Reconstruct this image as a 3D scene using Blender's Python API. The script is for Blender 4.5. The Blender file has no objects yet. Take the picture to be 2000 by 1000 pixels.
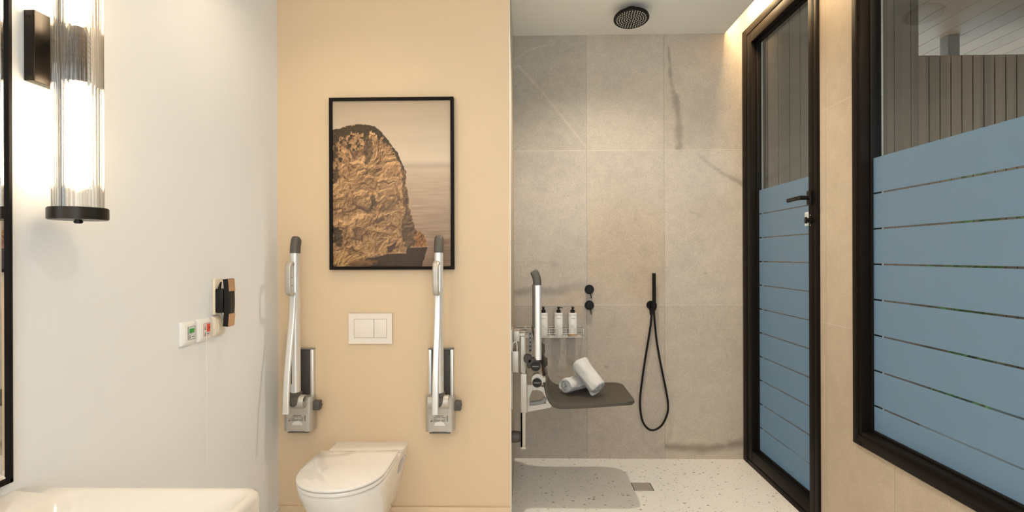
import bpy, bmesh, math, random
import numpy as np
from mathutils import Vector, Matrix, noise as mnoise

random.seed(7)
PI = math.pi
S = bpy.context.scene
COL = S.collection

# ------------------------------------------------------------------ camera
F = 1125.0
CAM = Vector((0, 0, 1.30))
th = math.atan(28 / F)
ph = math.radians(0.2)
FW = Vector((-math.sin(th), math.cos(th), 0))
R0 = Vector((math.cos(th), math.sin(th), 0))
U0 = Vector((0, 0, 1))
RT = R0 * math.cos(ph) - U0 * math.sin(ph)
UP = U0 * math.cos(ph) + R0 * math.sin(ph)
cd = bpy.data.cameras.new('camera')
cam = bpy.data.objects.new('camera', cd)
COL.objects.link(cam)
cd.sensor_width = 36
cd.lens = 36 * F / 2000
cd.clip_start = 0.05
cam.matrix_world = Matrix(((RT.x, UP.x, -FW.x, CAM.x), (RT.y, UP.y, -FW.y, CAM.y), (RT.z, UP.z, -FW.z, CAM.z), (0, 0, 0, 1)))
S.camera = cam


def ray(px, py):
    return FW + RT * ((px - 1000) / F) + UP * ((500 - py) / F)


def onp(px, py, ax, v):
    d = ray(px, py)
    t = (v - CAM[ax]) / d[ax]
    return CAM + d * t


# measured room (metres)
D = 3.703        # shower back wall
YT = 2.81        # wall behind the toilet
XL = -1.224      # left wall
XE = -0.08       # side of the shower niche
XR = 1.388       # right wall
ZC = 2.715       # ceiling
YB = -1.3        # wall behind the camera
TW = 0.494       # tile width
TZ = (0.984, 1.975)

# ------------------------------------------------------------------ materials
MATS = {}


class N:
    def __init__(s, name):
        s.m = bpy.data.materials.new(name)
        s.m.use_nodes = True
        s.t = s.m.node_tree
        s.t.nodes.clear()
        s.out = s.t.nodes.new('ShaderNodeOutputMaterial')

    def n(s, typ, **kw):
        nd = s.t.nodes.new(typ)
        for k, v in kw.items():
            if k.startswith('_'):
                setattr(nd, k[1:], v)
            else:
                key = int(k[1:]) if k[0] == 'i' and k[1:].isdigit() else k.replace('__', ' ')
                s.set(nd.inputs[key], v)
        return nd

    def set(s, inp, v):
        if isinstance(v, bpy.types.NodeSocket):
            s.t.links.new(v, inp)
        elif isinstance(v, (tuple, list)) and len(v) == 3 and len(inp.default_value) == 4:
            inp.default_value = (*v, 1)
        else:
            inp.default_value = v

    def math(s, op, a, b=None, c=None):
        nd = s.n('ShaderNodeMath', _operation=op)
        s.set(nd.inputs[0], a)
        if b is not None:
            s.set(nd.inputs[1], b)
        if c is not None:
            s.set(nd.inputs[2], c)
        return nd.outputs[0]

    def mix(s, f, a, b, bt='MIX'):
        nd = s.n('ShaderNodeMix', _data_type='RGBA', _blend_type=bt)
        s.set(nd.inputs[0], f)
        s.set(nd.inputs[6], a)
        s.set(nd.inputs[7], b)
        return nd.outputs[2]

    def ramp(s, f, stops):
        nd = s.n('ShaderNodeValToRGB')
        s.set(nd.inputs[0], f)
        el = nd.color_ramp.elements
        while len(el) < len(stops):
            el.new(0.5)
        for e, (p, c) in zip(el, stops):
            e.position = p
            e.color = (*c, 1) if len(c) == 3 else c
        return nd.outputs[0]

    def coord(s):
        return s.n('ShaderNodeTexCoord').outputs['Object']

    def noise(s, scale, detail=3, rough=.5, vec=None):
        nd = s.n('ShaderNodeTexNoise', Scale=scale, Detail=detail, Roughness=rough)
        s.t.links.new(vec if vec is not None else s.coord(), nd.inputs['Vector'])
        return nd.outputs[0]

    def bump(s, h, strength, dist=.01):
        return s.n('ShaderNodeBump', Height=h, Strength=strength, Distance=dist).outputs[0]

    def pbr(s, **kw):
        nd = s.n('ShaderNodeBsdfPrincipled')
        for k, v in kw.items():
            s.set(nd.inputs[k.replace('__', ' ')], v)
        s.t.links.new(nd.outputs[0], s.out.inputs[0])
        return nd


def simple(name, col, rough=.5, metal=0., var=0.04, scale=30, bump=0., bscale=200, coat=0., spec=None):
    a = N(name)
    nz = a.noise(scale)
    c = a.mix(nz, tuple(x * (1 - var) for x in col), tuple(min(1, x * (1 + var)) for x in col))
    kw = dict(Base__Color=c, Roughness=rough, Metallic=metal)
    if coat:
        kw['Coat__Weight'] = coat
        kw['Coat__Roughness'] = .05
    if spec is not None:
        kw['Specular__IOR__Level'] = spec
    if bump:
        kw['Normal'] = a.bump(a.noise(bscale, 4), bump)
    a.pbr(**kw)
    MATS[name] = a.m
    return a.m


simple('white_paint', (.81, .81, .805), .6, var=.012, scale=3, bump=.03, bscale=250)
simple('cream_paint', (.70, .535, .35), .55, var=.012, scale=3, bump=.03, bscale=250)
simple('ceiling_paint', (.92, .90, .84), .7, var=.01, scale=3)
simple('black_frame', (.008, .0055, .004), .45, var=.1, spec=.07)
simple('black_metal', (.008, .0065, .0055), .36, var=.1, spec=.16)
simple('bronze_black', (.026, .020, .015), .34, metal=.6, var=.08, spec=.3)
simple('knob_steel', (.42, .36, .29), .2, metal=.9, var=.05)
simple('aluminium', (.76, .745, .715), .36, metal=.6, var=.02)
simple('satin_silver', (.50, .465, .41), .42, metal=.5, var=.02)
simple('wire_steel', (.62, .60, .57), .3, metal=.7, var=.02)
simple('grey_plastic', (.085, .075, .062), .48, var=.04)
simple('seat_plastic', (.072, .061, .046), .52, var=.03, bump=.02, bscale=600, spec=.4)
simple('mid_grey', (.20, .20, .195), .5, var=.03)
simple('dark_slot', (.04, .033, .026), .55, var=.05)
simple('black_plastic', (.010, .009, .008), .35, var=.05, spec=.25)
simple('matt_black', (.008, .006, .005), .6, var=.05, spec=.12)
simple('ceramic', (.80, .76, .71), .08, var=.005, coat=.5)
simple('basin_ceramic', (.74, .68, .60), .10, var=.005, coat=.5)
simple('white_plastic', (.83, .81, .77), .32, var=.006)
simple('ivory_plastic', (.78, .68, .53), .4, var=.01)
simple('plate_white', (.82, .74, .65), .35, var=.006)
simple('copper', (.58, .36, .21), .4, metal=.55, var=.05)
simple('bottle_white', (.80, .78, .74), .35, var=.01)
simple('bottle_amber', (.55, .36, .18), .3, var=.03)
simple('ink', (.03, .03, .03), .6)
simple('ink_grey', (.36, .35, .34), .6)
simple('logo_grey', (.55, .54, .52), .5)
simple('nozzle_white', (.62, .58, .50), .5)
simple('sticker_paper', (.80, .86, .86), .5)
simple('button_grey', (.68, .68, .66), .4)
simple('button_red', (.72, .06, .03), .35)
simple('drain_steel', (.56, .51, .46), .35, metal=.6, var=.03)
simple('cord_white', (.74, .70, .64), .5)
simple('terrace_stone', (.22, .22, .215), .7, var=.06, scale=6)
simple('render_white', (.75, .75, .74), .8)
simple('post_wood', (.16, .125, .095), .6, var=.1)
simple('chrome', (.8, .78, .74), .12, metal=1.)

a = N('button_green')
a.pbr(Base__Color=(.03, .30, .05), Roughness=.35)
MATS['button_green'] = a.m

a = N('mirror_glass')
a.pbr(Base__Color=(.88, .88, .87), Roughness=.01, Metallic=1.)
MATS['mirror_glass'] = a.m


def emit(name, col, st):
    b = N(name)
    e = b.n('ShaderNodeEmission', Color=col, Strength=st)
    b.t.links.new(e.outputs[0], b.out.inputs[0])
    MATS[name] = b.m


emit('bulb_glow', (1, .82, .58), 48.)
emit('led_glow', (1, .72, .40), 62.)


# clear pane: straight-through transparency plus a Schlick mirror
def schlick(b, f0, pw=5.):
    g = b.n('ShaderNodeNewGeometry')
    dt = b.n('ShaderNodeVectorMath', _operation='DOT_PRODUCT')
    b.t.links.new(g.outputs['Normal'], dt.inputs[0])
    b.t.links.new(g.outputs['Incoming'], dt.inputs[1])
    c = b.math('ABSOLUTE', dt.outputs['Value'])
    k = b.math('POWER', b.math('SUBTRACT', 1., c), pw)
    return b.math('MULTIPLY_ADD', k, 1 - f0, f0)


a = N('clear_glass')
f = schlick(a, .026)
tr = a.n('ShaderNodeBsdfTransparent', Color=(.93, .96, .95))
gl = a.n('ShaderNodeBsdfGlossy', Color=(1, 1, 1), Roughness=0.)
mx = a.n('ShaderNodeMixShader')
a.set(mx.inputs[0], f)
a.t.links.new(tr.outputs[0], mx.inputs[1])
a.t.links.new(gl.outputs[0], mx.inputs[2])
a.t.links.new(mx.outputs[0], a.out.inputs[0])
MATS['clear_glass'] = a.m

a = N('fluted_glass')
f = schlick(a, .06, 2.5)
tr = a.n('ShaderNodeBsdfTransparent', Color=(.95, .94, .92))
rf = a.n('ShaderNodeBsdfRefraction', Color=(.97, .95, .92), Roughness=.12, IOR=1.3)
m0 = a.n('ShaderNodeMixShader', Fac=.42)
a.t.links.new(tr.outputs[0], m0.inputs[1])
a.t.links.new(rf.outputs[0], m0.inputs[2])
gl = a.n('ShaderNodeBsdfGlossy', Color=(1, 1, 1), Roughness=.05)
mx = a.n('ShaderNodeMixShader')
a.set(mx.inputs[0], f)
a.t.links.new(m0.outputs[0], mx.inputs[1])
a.t.links.new(gl.outputs[0], mx.inputs[2])
a.t.links.new(mx.outputs[0], a.out.inputs[0])
MATS['fluted_glass'] = a.m

a = N('frosted_film')
tl = a.n('ShaderNodeBsdfTranslucent', Color=(.33, .57, .71))
df = a.n('ShaderNodeBsdfDiffuse', Color=(.43, .44, .425))
mx = a.n('ShaderNodeMixShader', Fac=.30)
a.t.links.new(tl.outputs[0], mx.inputs[1])
a.t.links.new(df.outputs[0], mx.inputs[2])
gl = a.n('ShaderNodeBsdfGlossy', Roughness=.35)
m2 = a.n('ShaderNodeMixShader', Fac=.03)
a.t.links.new(mx.outputs[0], m2.inputs[1])
a.t.links.new(gl.outputs[0], m2.inputs[2])
a.t.links.new(m2.outputs[0], a.out.inputs[0])
MATS['frosted_film'] = a.m


# stone tile
def tile_mat(name, ax, u0, base, stain=False):
    b = N(name)
    sep = b.n('ShaderNodeSeparateXYZ')
    b.t.links.new(b.coord(), sep.inputs[0])
    u = b.math('DIVIDE', b.math('SUBTRACT', sep.outputs[ax], u0), TW)
    v = b.math('DIVIDE', b.math('SUBTRACT', sep.outputs[2], TZ[0]), TZ[1] - TZ[0])

    def edge(q, size):
        fr = b.math('FRACT', q)
        return b.math('MULTIPLY', b.math('MINIMUM', fr, b.math('SUBTRACT', 1., fr)), size)
    ju = b.math('LESS_THAN', edge(u, TW), .0015)
    jv = b.math('LESS_THAN', edge(v, TZ[1] - TZ[0]), .0015)
    joint = b.math('MAXIMUM', ju, jv)
    cmb = b.n('ShaderNodeCombineXYZ')
    b.set(cmb.inputs[0], b.math('FLOOR', u))
    b.set(cmb.inputs[1], b.math('FLOOR', v))
    wn = b.n('ShaderNodeTexWhiteNoise')
    b.t.links.new(cmb.outputs[0], wn.inputs[0])
    tone = b.math('MULTIPLY_ADD', wn.outputs[0], .07, .965)
    big = b.noise(2.6, 5, .6)
    mid = b.noise(14, 5, .65)
    fine = b.noise(170, 4, .75)
    c = b.mix(big, tuple(x * .86 for x in base), tuple(x * 1.13 for x in base))
    c = b.mix(.55, c, b.ramp(mid, [(.3, (.84, .84, .84)), (.7, (1.1, 1.1, 1.09))]), 'MULTIPLY')
    c = b.mix(.8, c, b.ramp(fine, [(.3, (.74, .73, .72)), (.72, (1.22, 1.22, 1.22))]), 'MULTIPLY')
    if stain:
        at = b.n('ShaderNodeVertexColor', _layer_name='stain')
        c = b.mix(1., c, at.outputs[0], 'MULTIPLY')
    else:
        tc = b.n('ShaderNodeCombineColor')
        for i in range(3):
            b.set(tc.inputs[i], tone)
        c = b.mix(1., c, tc.outputs[0], 'MULTIPLY')
    c = b.mix(b.math('MULTIPLY', jv, .7), c, (.66, .58, .49))
    c = b.mix(b.math('MULTIPLY', ju, .65), c, (.24, .21, .175))
    h = b.math('SUBTRACT', b.math('MULTIPLY', fine, .35), joint)
    b.pbr(Base__Color=c, Roughness=.55, Normal=b.bump(h, .25, .002))
    MATS[name] = b.m


TILE = (.50, .45, .385)
tile_mat('tile_back', 0, .388, TILE, True)
tile_mat('tile_side', 1, 2.21, (.54, .445, .33))

# terrazzo
a = N('terrazzo')
co = a.coord()
c = a.mix(a.noise(5, 4, .6, co), (.86, .82, .76), (.92, .89, .84))
c = a.mix(.5, c, a.ramp(a.noise(260, 2, .6, co), [(.35, (.86, .85, .84)), (.7, (1.08, 1.08, 1.08))]), 'MULTIPLY')
wv = a.n('ShaderNodeMapping')
a.t.links.new(co, wv.inputs[0])
wv.inputs['Scale'].default_value = (1., 1.15, 1.)
for sc, th0, rmin, cols in ((36, .30, .66, ((.30, .25, .20), (.16, .14, .12))), (70, .32, .6, ((.42, .34, .26), (.22, .2, .18))), (22, .2, .72, ((.50, .43, .35), (.34, .24, .16)))):
    vo = a.n('ShaderNodeTexVoronoi', Scale=float(sc))
    a.t.links.new(wv.outputs[0], vo.inputs['Vector'])
    sp = a.n('ShaderNodeSeparateColor')
    a.t.links.new(vo.outputs['Color'], sp.inputs[0])
    siz = a.math('MULTIPLY', sp.outputs[1], th0)
    m = a.math('MULTIPLY', a.math('LESS_THAN', vo.outputs['Distance'], siz), a.math('GREATER_THAN', sp.outputs[0], rmin))
    c = a.mix(a.math('MULTIPLY', m, .8), c, a.mix(sp.outputs[2], *cols))
a.pbr(Base__Color=c, Roughness=.42)
MATS['terrazzo'] = a.m


# boards
def wood(name, ax, pitch, off, c0, c1, rough=.6, grain_ax=2):
    b = N(name)
    co = b.coord()
    sep = b.n('ShaderNodeSeparateXYZ')
    b.t.links.new(co, sep.inputs[0])
    cell = b.math('FLOOR', b.math('DIVIDE', b.math('SUBTRACT', sep.outputs[ax], off), pitch))
    wn = b.n('ShaderNodeTexWhiteNoise', _noise_dimensions='1D')
    b.t.links.new(cell, wn.inputs['W'])
    mp = b.n('ShaderNodeMapping')
    b.t.links.new(co, mp.inputs[0])
    sc = [30., 30., 30.]
    sc[grain_ax] = 1.6
    mp.inputs['Scale'].default_value = sc
    ad = b.n('ShaderNodeVectorMath', _operation='ADD')
    b.t.links.new(mp.outputs[0], ad.inputs[0])
    sh = b.n('ShaderNodeCombineXYZ')
    for i in range(3):
        b.set(sh.inputs[i], b.math('MULTIPLY', wn.outputs[0], 37.))
    b.t.links.new(sh.outputs[0], ad.inputs[1])
    g = b.noise(1.6, 6, .65, ad.outputs[0])
    k = b.math('MULTIPLY_ADD', wn.outputs[0], .55, b.math('MULTIPLY', g, .6))
    b.pbr(Base__Color=b.mix(b.math('MINIMUM', k, 1.), c0, c1), Roughness=rough, Normal=b.bump(g, .15, .003))
    MATS[name] = b.m


wood('fence_wood', 0, .0915, 2.72, (.10, .055, .028), (.235, .138, .078))
wood('clad_wood', 0, .0747, 1.45, (.070, .040, .022), (.130, .080, .046))
wood('roof_wood', 0, .19, 1.5, (.19, .105, .055), (.33, .195, .112), grain_ax=1)
simple('leaf_green', (.07, .16, .035), .5, var=.5, scale=9)
simple('leaf_pale', (.14, .24, .06), .5, var=.5, scale=9)
simple('stem_brown', (.10, .07, .045), .7)

# towel
a = N('terry')
nz = a.noise(900, 2, .7)
c = a.mix(a.noise(25), (.82, .79, .75), (.90, .88, .85))
a.pbr(Base__Color=c, Roughness=.95, Normal=a.bump(nz, .8, .004), Sheen__Weight=.3)
MATS['terry'] = a.m

a = N('print')
at = a.n('ShaderNodeVertexColor', _layer_name='paint')
a.pbr(Base__Color=at.outputs[0], Roughness=.35, Specular__IOR__Level=.3)
MATS['print'] = a.m


# ------------------------------------------------------------------ mesh helpers
def newbm():
    return bmesh.new()


def merge(bm, t, mat=None):
    if mat is not None:
        t.transform(mat)
    me = bpy.data.meshes.new('tmp')
    t.to_mesh(me)
    bm.from_mesh(me)
    bpy.data.meshes.remove(me)
    t.free()
    return bm


def box(bm, x0, x1, y0, y1, z0, z1, bev=0., seg=2, mat=None):
    t = newbm()
    bmesh.ops.create_cube(t, size=1)
    for v in t.verts:
        v.co = Vector((x0 if v.co.x < 0 else x1, y0 if v.co.y < 0 else y1, z0 if v.co.z < 0 else z1))
    if bev:
        bmesh.ops.bevel(t, geom=t.edges[:], offset=bev, segments=seg, affect='EDGES', profile=.5)
    return merge(bm, t, mat)


AXM = {0: Matrix.Rotation(PI / 2, 4, 'Y'), 1: Matrix.Rotation(-PI / 2, 4, 'X'), 2: Matrix.Identity(4)}


def cyl(bm, c, r, a0, a1, ax=2, r2=None, seg=32, bev=0.):
    """cylinder along axis ax from a0 to a1 through c"""
    t = newbm()
    L = a1 - a0
    bmesh.ops.create_cone(t, cap_ends=True, segments=seg, radius1=r, radius2=r if r2 is None else r2, depth=abs(L))
    if bev:
        es = [e for e in t.edges if abs(e.verts[0].co.z - e.verts[1].co.z) < 1e-6]
        bmesh.ops.bevel(t, geom=es, offset=bev, segments=2, affect='EDGES')
    t.transform(AXM[ax])
    p = Vector(c)
    p[ax] = (a0 + a1) / 2
    return merge(bm, t, Matrix.Translation(p))


def loft(bm, rings, cap0=True, cap1=True, closed=True):
    vs = [[bm.verts.new(p) for p in r] for r in rings]
    n = len(vs[0])
    for a_, b_ in zip(vs, vs[1:]):
        for i in range(n if closed else n - 1):
            j = (i + 1) % n
            bm.faces.new((a_[i], a_[j], b_[j], b_[i]))
    if cap0:
        bm.faces.new(list(reversed(vs[0])))
    if cap1:
        bm.faces.new(vs[-1])
    return bm


def frames(pts):
    P = [Vector(p) for p in pts]
    T = []
    for i in range(len(P)):
        d = P[min(i + 1, len(P) - 1)] - P[max(i - 1, 0)]
        T.append(d.normalized())
    up = Vector((0, 0, 1)) if abs(T[0].z) < .9 else Vector((1, 0, 0))
    nrm = (up - T[0] * up.dot(T[0])).normalized()
    out = []
    for p, t in zip(P, T):
        nrm = (nrm - t * nrm.dot(t)).normalized()
        out.append((p, t, nrm, t.cross(nrm)))
    return out


def tube(bm, pts, r, seg=12, caps=True):
    fr = frames(pts)
    rr_ = r if isinstance(r, (list, tuple)) else [r] * len(fr)
    rings = []
    for (p, t, n_, b_), q in zip(fr, rr_):
        rings.append([p + n_ * (q * math.cos(2 * PI * k / seg)) + b_ * (q * math.sin(2 * PI * k / seg)) for k in range(seg)])
    return loft(bm, rings, caps, caps)


def spline(pts, n=8):
    P = [Vector(p) for p in pts]
    out = []
    for i in range(len(P) - 1):
        p0, p1, p2, p3 = P[max(i - 1, 0)], P[i], P[i + 1], P[min(i + 2, len(P) - 1)]
        for k in range(n):
            t = k / n
            out.append(.5 * ((2 * p1) + (p2 - p0) * t + (2 * p0 - 5 * p1 + 4 * p2 - p3) * t * t + (3 * p1 - p0 - 3 * p2 + p3) * t ** 3))
    out.append(P[-1])
    return out


def rrect(w, h, r, n=5):
    pts = []
    for cx, cy, a0 in ((w / 2 - r, h / 2 - r, 0), (-w / 2 + r, h / 2 - r, 90), (-w / 2 + r, -h / 2 + r, 180), (w / 2 - r, -h / 2 + r, 270)):
        for k in range(n + 1):
            t = math.radians(a0 + 90 * k / n)
            pts.append((cx + r * math.cos(t), cy + r * math.sin(t)))
    return pts


def rring(x0, x1, y0, y1, z, r, n=6):
    return [Vector(((x0 + x1) / 2 + a_, (y0 + y1) / 2 + b_, z)) for a_, b_ in rrect(x1 - x0, y1 - y0, r, n)]


def sweep(bm, pts, prof, u, scales=None):
    """profile (a,b): a along fixed axis u, b along tangent x u"""
    P = [Vector(p) for p in pts]
    u = Vector(u)
    rings = []
    for i, p in enumerate(P):
        t = (P[min(i + 1, len(P) - 1)] - P[max(i - 1, 0)]).normalized()
        w = t.cross(u).normalized()
        s = scales[i] if scales else 1
        rings.append([p + u * (a_ * s) + w * (b_ * s) for a_, b_ in prof])
    return loft(bm, rings)


def prism(bm, poly, ax, a0, a1, bev=0.):
    """poly in the two other axes (in order x,y,z without ax)"""
    t = newbm()

    def mk(p, v):
        q = list(p)
        q.insert(ax, v)
        return t.verts.new(q)
    A = [mk(p, a0) for p in poly]
    B = [mk(p, a1) for p in poly]
    n = len(poly)
    t.faces.new(A)
    t.faces.new(list(reversed(B)))
    for i in range(n):
        j = (i + 1) % n
        t.faces.new((A[j], A[i], B[i], B[j]))
    bmesh.ops.recalc_face_normals(t, faces=t.faces[:])
    if bev:
        bmesh.ops.bevel(t, geom=t.edges[:], offset=bev, segments=2, affect='EDGES')
    return merge(bm, t)


def lathe(bm, prof, c, seg=32):
    rings = [[Vector((c[0] + r * math.cos(2 * PI * k / seg), c[1] + r * math.sin(2 * PI * k / seg), z)) for k in range(seg)] for r, z in prof]
    return loft(bm, rings)


def wloc(o):
    v = Vector((0, 0, 0))
    while o is not None:
        v += o.location
        o = o.parent
    return v


def obj(name, bm, mat, parent=None, loc=None, smooth=38., recalc=True):
    if recalc:
        bmesh.ops.recalc_face_normals(bm, faces=bm.faces[:])
    me = bpy.data.meshes.new(name)
    bm.to_mesh(me)
    bm.free()
    o = bpy.data.objects.new(name, me)
    COL.objects.link(o)
    if isinstance(mat, str):
        mat = (mat,)
    for m_ in mat:
        me.materials.append(MATS[m_])
    if parent is not None:
        o.parent = parent
        w = wloc(parent)
    else:
        w = Vector(loc) if loc is not None else Vector((0, 0, 0))
        o.location = w
    me.transform(Matrix.Translation(-w))
    if smooth:
        me.polygons.foreach_set('use_smooth', [True] * len(me.polygons))
        me.set_sharp_from_angle(angle=math.radians(smooth))
    return o


def tag(o, label, cat, group=None):
    o['label'] = label
    o['category'] = cat
    if group:
        o['group'] = group
    return o


def thing(name, label, cat, loc, group=None):
    o = bpy.data.objects.new(name, None)
    COL.objects.link(o)
    o.location = loc
    o.empty_display_size = .05
    return tag(o, label, cat, group)


def struct(name, bm, mat, **kw):
    o = obj(name, bm, mat, **kw)
    o['kind'] = 'structure'
    return o


def struct_root(name, loc):
    o = bpy.data.objects.new(name, None)
    COL.objects.link(o)
    o.location = loc
    o['kind'] = 'structure'
    return o


def copy_tree(o, parent=None):
    c = o.copy()
    COL.objects.link(c)
    if parent is not None:
        c.parent = parent
    for ch in list(o.children):
        copy_tree(ch, c)
    return c


def textmesh(bm, txt, size, mat4, align='CENTER', thick=.0004):
    cu = bpy.data.curves.new('txt', 'FONT')
    cu.body = txt
    cu.size = size
    cu.align_x = align
    cu.align_y = 'CENTER'
    cu.extrude = thick
    cu.resolution_u = 2
    to = bpy.data.objects.new('txt', cu)
    COL.objects.link(to)
    dg = bpy.context.evaluated_depsgraph_get()
    me = bpy.data.meshes.new_from_object(to.evaluated_get(dg))
    me.transform(mat4)
    bm.from_mesh(me)
    bpy.data.objects.remove(to)
    bpy.data.curves.remove(cu)
    bpy.data.meshes.remove(me)


# text plane bases: local x -> world dir, local y -> up
def basis(o, x, y):
    x, y = Vector(x), Vector(y)
    z = x.cross(y)
    return Matrix(((x.x, y.x, z.x, o[0]), (x.y, y.y, z.y, o[1]), (x.z, y.z, z.z, o[2]), (0, 0, 0, 1)))


# ------------------------------------------------------------------ numpy noise
rng = np.random.default_rng(11)


def vnoise(h, w, cy, cx):
    g = rng.random((int(cy) + 3, int(cx) + 3))
    y = np.linspace(0, cy, h)
    x = np.linspace(0, cx, w)
    yi, xi = y.astype(int), x.astype(int)
    fy, fx = y - yi, x - xi
    fy = (fy * fy * (3 - 2 * fy))[:, None]
    fx = (fx * fx * (3 - 2 * fx))[None, :]
    a_ = g[np.ix_(yi, xi)]
    b_ = g[np.ix_(yi, xi + 1)]
    c_ = g[np.ix_(yi + 1, xi)]
    d_ = g[np.ix_(yi + 1, xi + 1)]
    return (a_ * (1 - fx) + b_ * fx) * (1 - fy) + (c_ * (1 - fx) + d_ * fx) * fy


def fbm(h, w, cy, cx, o=5, g=.55):
    s, amp, tot = 0, 1., 0
    for k in range(o):
        s = s + amp * vnoise(h, w, cy * 2 ** k, cx * 2 ** k)
        tot += amp
        amp *= g
    return s / tot


def ridge(h, w, cy, cx, o=4, g=.6):
    s, amp, tot = 0, 1., 0
    for k in range(o):
        s = s + amp * (1 - np.abs(2 * vnoise(h, w, cy * 2 ** k, cx * 2 ** k) - 1))
        tot += amp
        amp *= g
    return s / tot


def segdist(X, Y, pts):
    d = np.full(X.shape, 1e9)
    t_ = np.zeros(X.shape)
    n = len(pts) - 1
    for i in range(n):
        (x0, y0), (x1, y1) = pts[i], pts[i + 1]
        dx, dy = x1 - x0, y1 - y0
        L = dx * dx + dy * dy + 1e-12
        t = np.clip(((X - x0) * dx + (Y - y0) * dy) / L, 0, 1)
        q = np.hypot(X - x0 - t * dx, Y - y0 - t * dy)
        m_ = q < d
        d = np.where(m_, q, d)
        t_ = np.where(m_, (i + t) / n, t_)
    return d, t_


def inside(X, Y, poly):
    r = np.zeros(X.shape, bool)
    n = len(poly)
    for i in range(n):
        x0, y0 = poly[i]
        x1, y1 = poly[(i + 1) % n]
        c_ = ((y0 > Y) != (y1 > Y)) & (X < (x1 - x0) * (Y - y0) / (y1 - y0 + 1e-12) + x0)
        r ^= c_
    return r


def lin(c):
    c = np.asarray(c, float) / 255
    return np.where(c <= .04045, c / 12.92, ((c + .055) / 1.055) ** 2.4)


def grid_mesh(name, P00, du, dv, nu, nv, attr, rgb):
    """flat grid of (nv+1)*(nu+1) verts with a colour attribute; rgb [nv+1,nu+1,3]"""
    me = bpy.data.meshes.new(name)
    uu = np.linspace(0, 1, nu + 1)[None, :, None]
    vv = np.linspace(0, 1, nv + 1)[:, None, None]
    P = np.array(P00)[None, None] + uu * np.array(du)[None, None] + vv * np.array(dv)[None, None]
    P = P.reshape(-1, 3)
    idx = np.arange((nu + 1) * (nv + 1)).reshape(nv + 1, nu + 1)
    fc = np.stack([idx[:-1, :-1], idx[:-1, 1:], idx[1:, 1:], idx[1:, :-1]], -1).reshape(-1, 4)
    me.from_pydata(P.tolist(), [], fc.tolist())
    at_ = me.color_attributes.new(attr, 'FLOAT_COLOR', 'POINT')
    c4 = np.ones((len(P), 4), np.float32)
    c4[:, :3] = rgb.reshape(-1, 3)
    at_.data.foreach_set('color', c4.ravel())
    return me


# ------------------------------------------------------------------ the room shell
bm = newbm()
box(bm, XL - .1, XR + .12, YB - .1, D + .1, -.12, 0)
struct('floor', bm, 'terrazzo', smooth=0)

bm = newbm()
box(bm, XL - .1, XL, YB - .1, YT + .1, 0, 3.0)
struct('wall_left', bm, 'white_paint', smooth=0)

bm = newbm()
box(bm, XL, XE, YT, D + .1, 0, 3.0)
bm.faces.ensure_lookup_table()
for f_ in bm.faces:
    f_.material_index = 1 if f_.normal.x > .5 else 0
struct('wall_toilet', bm, ('cream_paint', 'tile_side'), smooth=0)

bm = newbm()
box(bm, XL - .1, XR + .12, YB - .1, YB, 0, 3.0)
struct('wall_front', bm, 'white_paint', smooth=0)

# tiled back wall with its veins
x0w, x1w, z0w, z1w = XE, XR + .12, 0., 2.9
nu, nv = 226, 414
gx = np.linspace(x0w, x1w, nu + 1)[None, :].repeat(nv + 1, 0)
gz = np.linspace(z0w, z1w, nv + 1)[:, None].repeat(nu + 1, 1)
hh, ww = gx.shape
st = np.ones((hh, ww, 3))


def bw(px, py):
    return ((px - 1028) * D / F, 1.30 - (py - 500) * D / F)


def tint(mask, col):
    global st
    st = st * (1 - mask[..., None]) + st * np.array(col)[None, None] * mask[..., None]


def tile_mask(cx, rz):
    cu = np.floor((gx - .388) / TW)
    cz = np.where(gz < TZ[0], 0, np.where(gz < TZ[1], 1, 2))
    return ((cu == cx) & (cz == rz)).astype(float)


cl = fbm(hh, ww, 9, 5, 5)
cl2 = fbm(hh, ww, 60, 32, 3)
for (cx, rz), c_ in {(-1, 2): (.90, .90, .885), (0, 2): (1.04, 1.02, .98), (1, 2): (1.0, .97, .92), (-1, 1): (.97, .97, .98), (0, 1): (1.0, .985, .97),
                     (1, 1): (1.07, 1.05, 1.02), (-1, 0): (.84, .835, .84), (0, 0): (.93, .90, .87), (1, 0): (1.03, 1.0, .95)}.items():
    tint(tile_mask(cx, rz), c_)


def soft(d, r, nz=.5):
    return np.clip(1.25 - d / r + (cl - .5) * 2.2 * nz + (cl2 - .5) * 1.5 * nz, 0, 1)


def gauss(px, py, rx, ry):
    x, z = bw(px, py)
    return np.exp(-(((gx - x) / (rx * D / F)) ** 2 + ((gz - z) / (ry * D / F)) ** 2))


d, t = segdist(gx, gz, [bw(*p) for p in ((1002, 131), (1015, 130), (1060, 180), (1090, 218), (1145, 288))])
tint(np.clip(1.2 - d / .008, 0, 1) * .9, (1.23, 1.21, 1.18))
d, t = segdist(gx, gz, [bw(*p) for p in ((1002, 122), (1030, 100), (1052, 92), (1085, 86), (1078, 78))])
tint(np.clip(1.2 - d / .007, 0, 1) * .8, (1.2, 1.19, 1.16))
d, t = segdist(gx, gz, [bw(*p) for p in ((1125, 215), (1140, 180), (1120, 120))])
tint(np.clip(1.2 - d / .008, 0, 1) * .35, (1.15, 1.14, 1.11))
d, t = segdist(gx, gz, [bw(*p) for p in ((1305, 95), (1308, 130), (1310, 165), (1318, 190), (1323, 220), (1325, 250), (1328, 294))])
tint(np.clip(1.15 - d / (.010 + .024 * t) + (cl2 - .5) * 1.6, 0, 1) * .9 * (gz > TZ[1]), (.62, .62, .61))
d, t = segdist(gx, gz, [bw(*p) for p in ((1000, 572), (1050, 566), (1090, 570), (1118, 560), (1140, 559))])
tint(soft(d, .032, .55) * .85 * (1 - .6 * t) * tile_mask(-1, 1), (.54, .54, .55))
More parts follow.
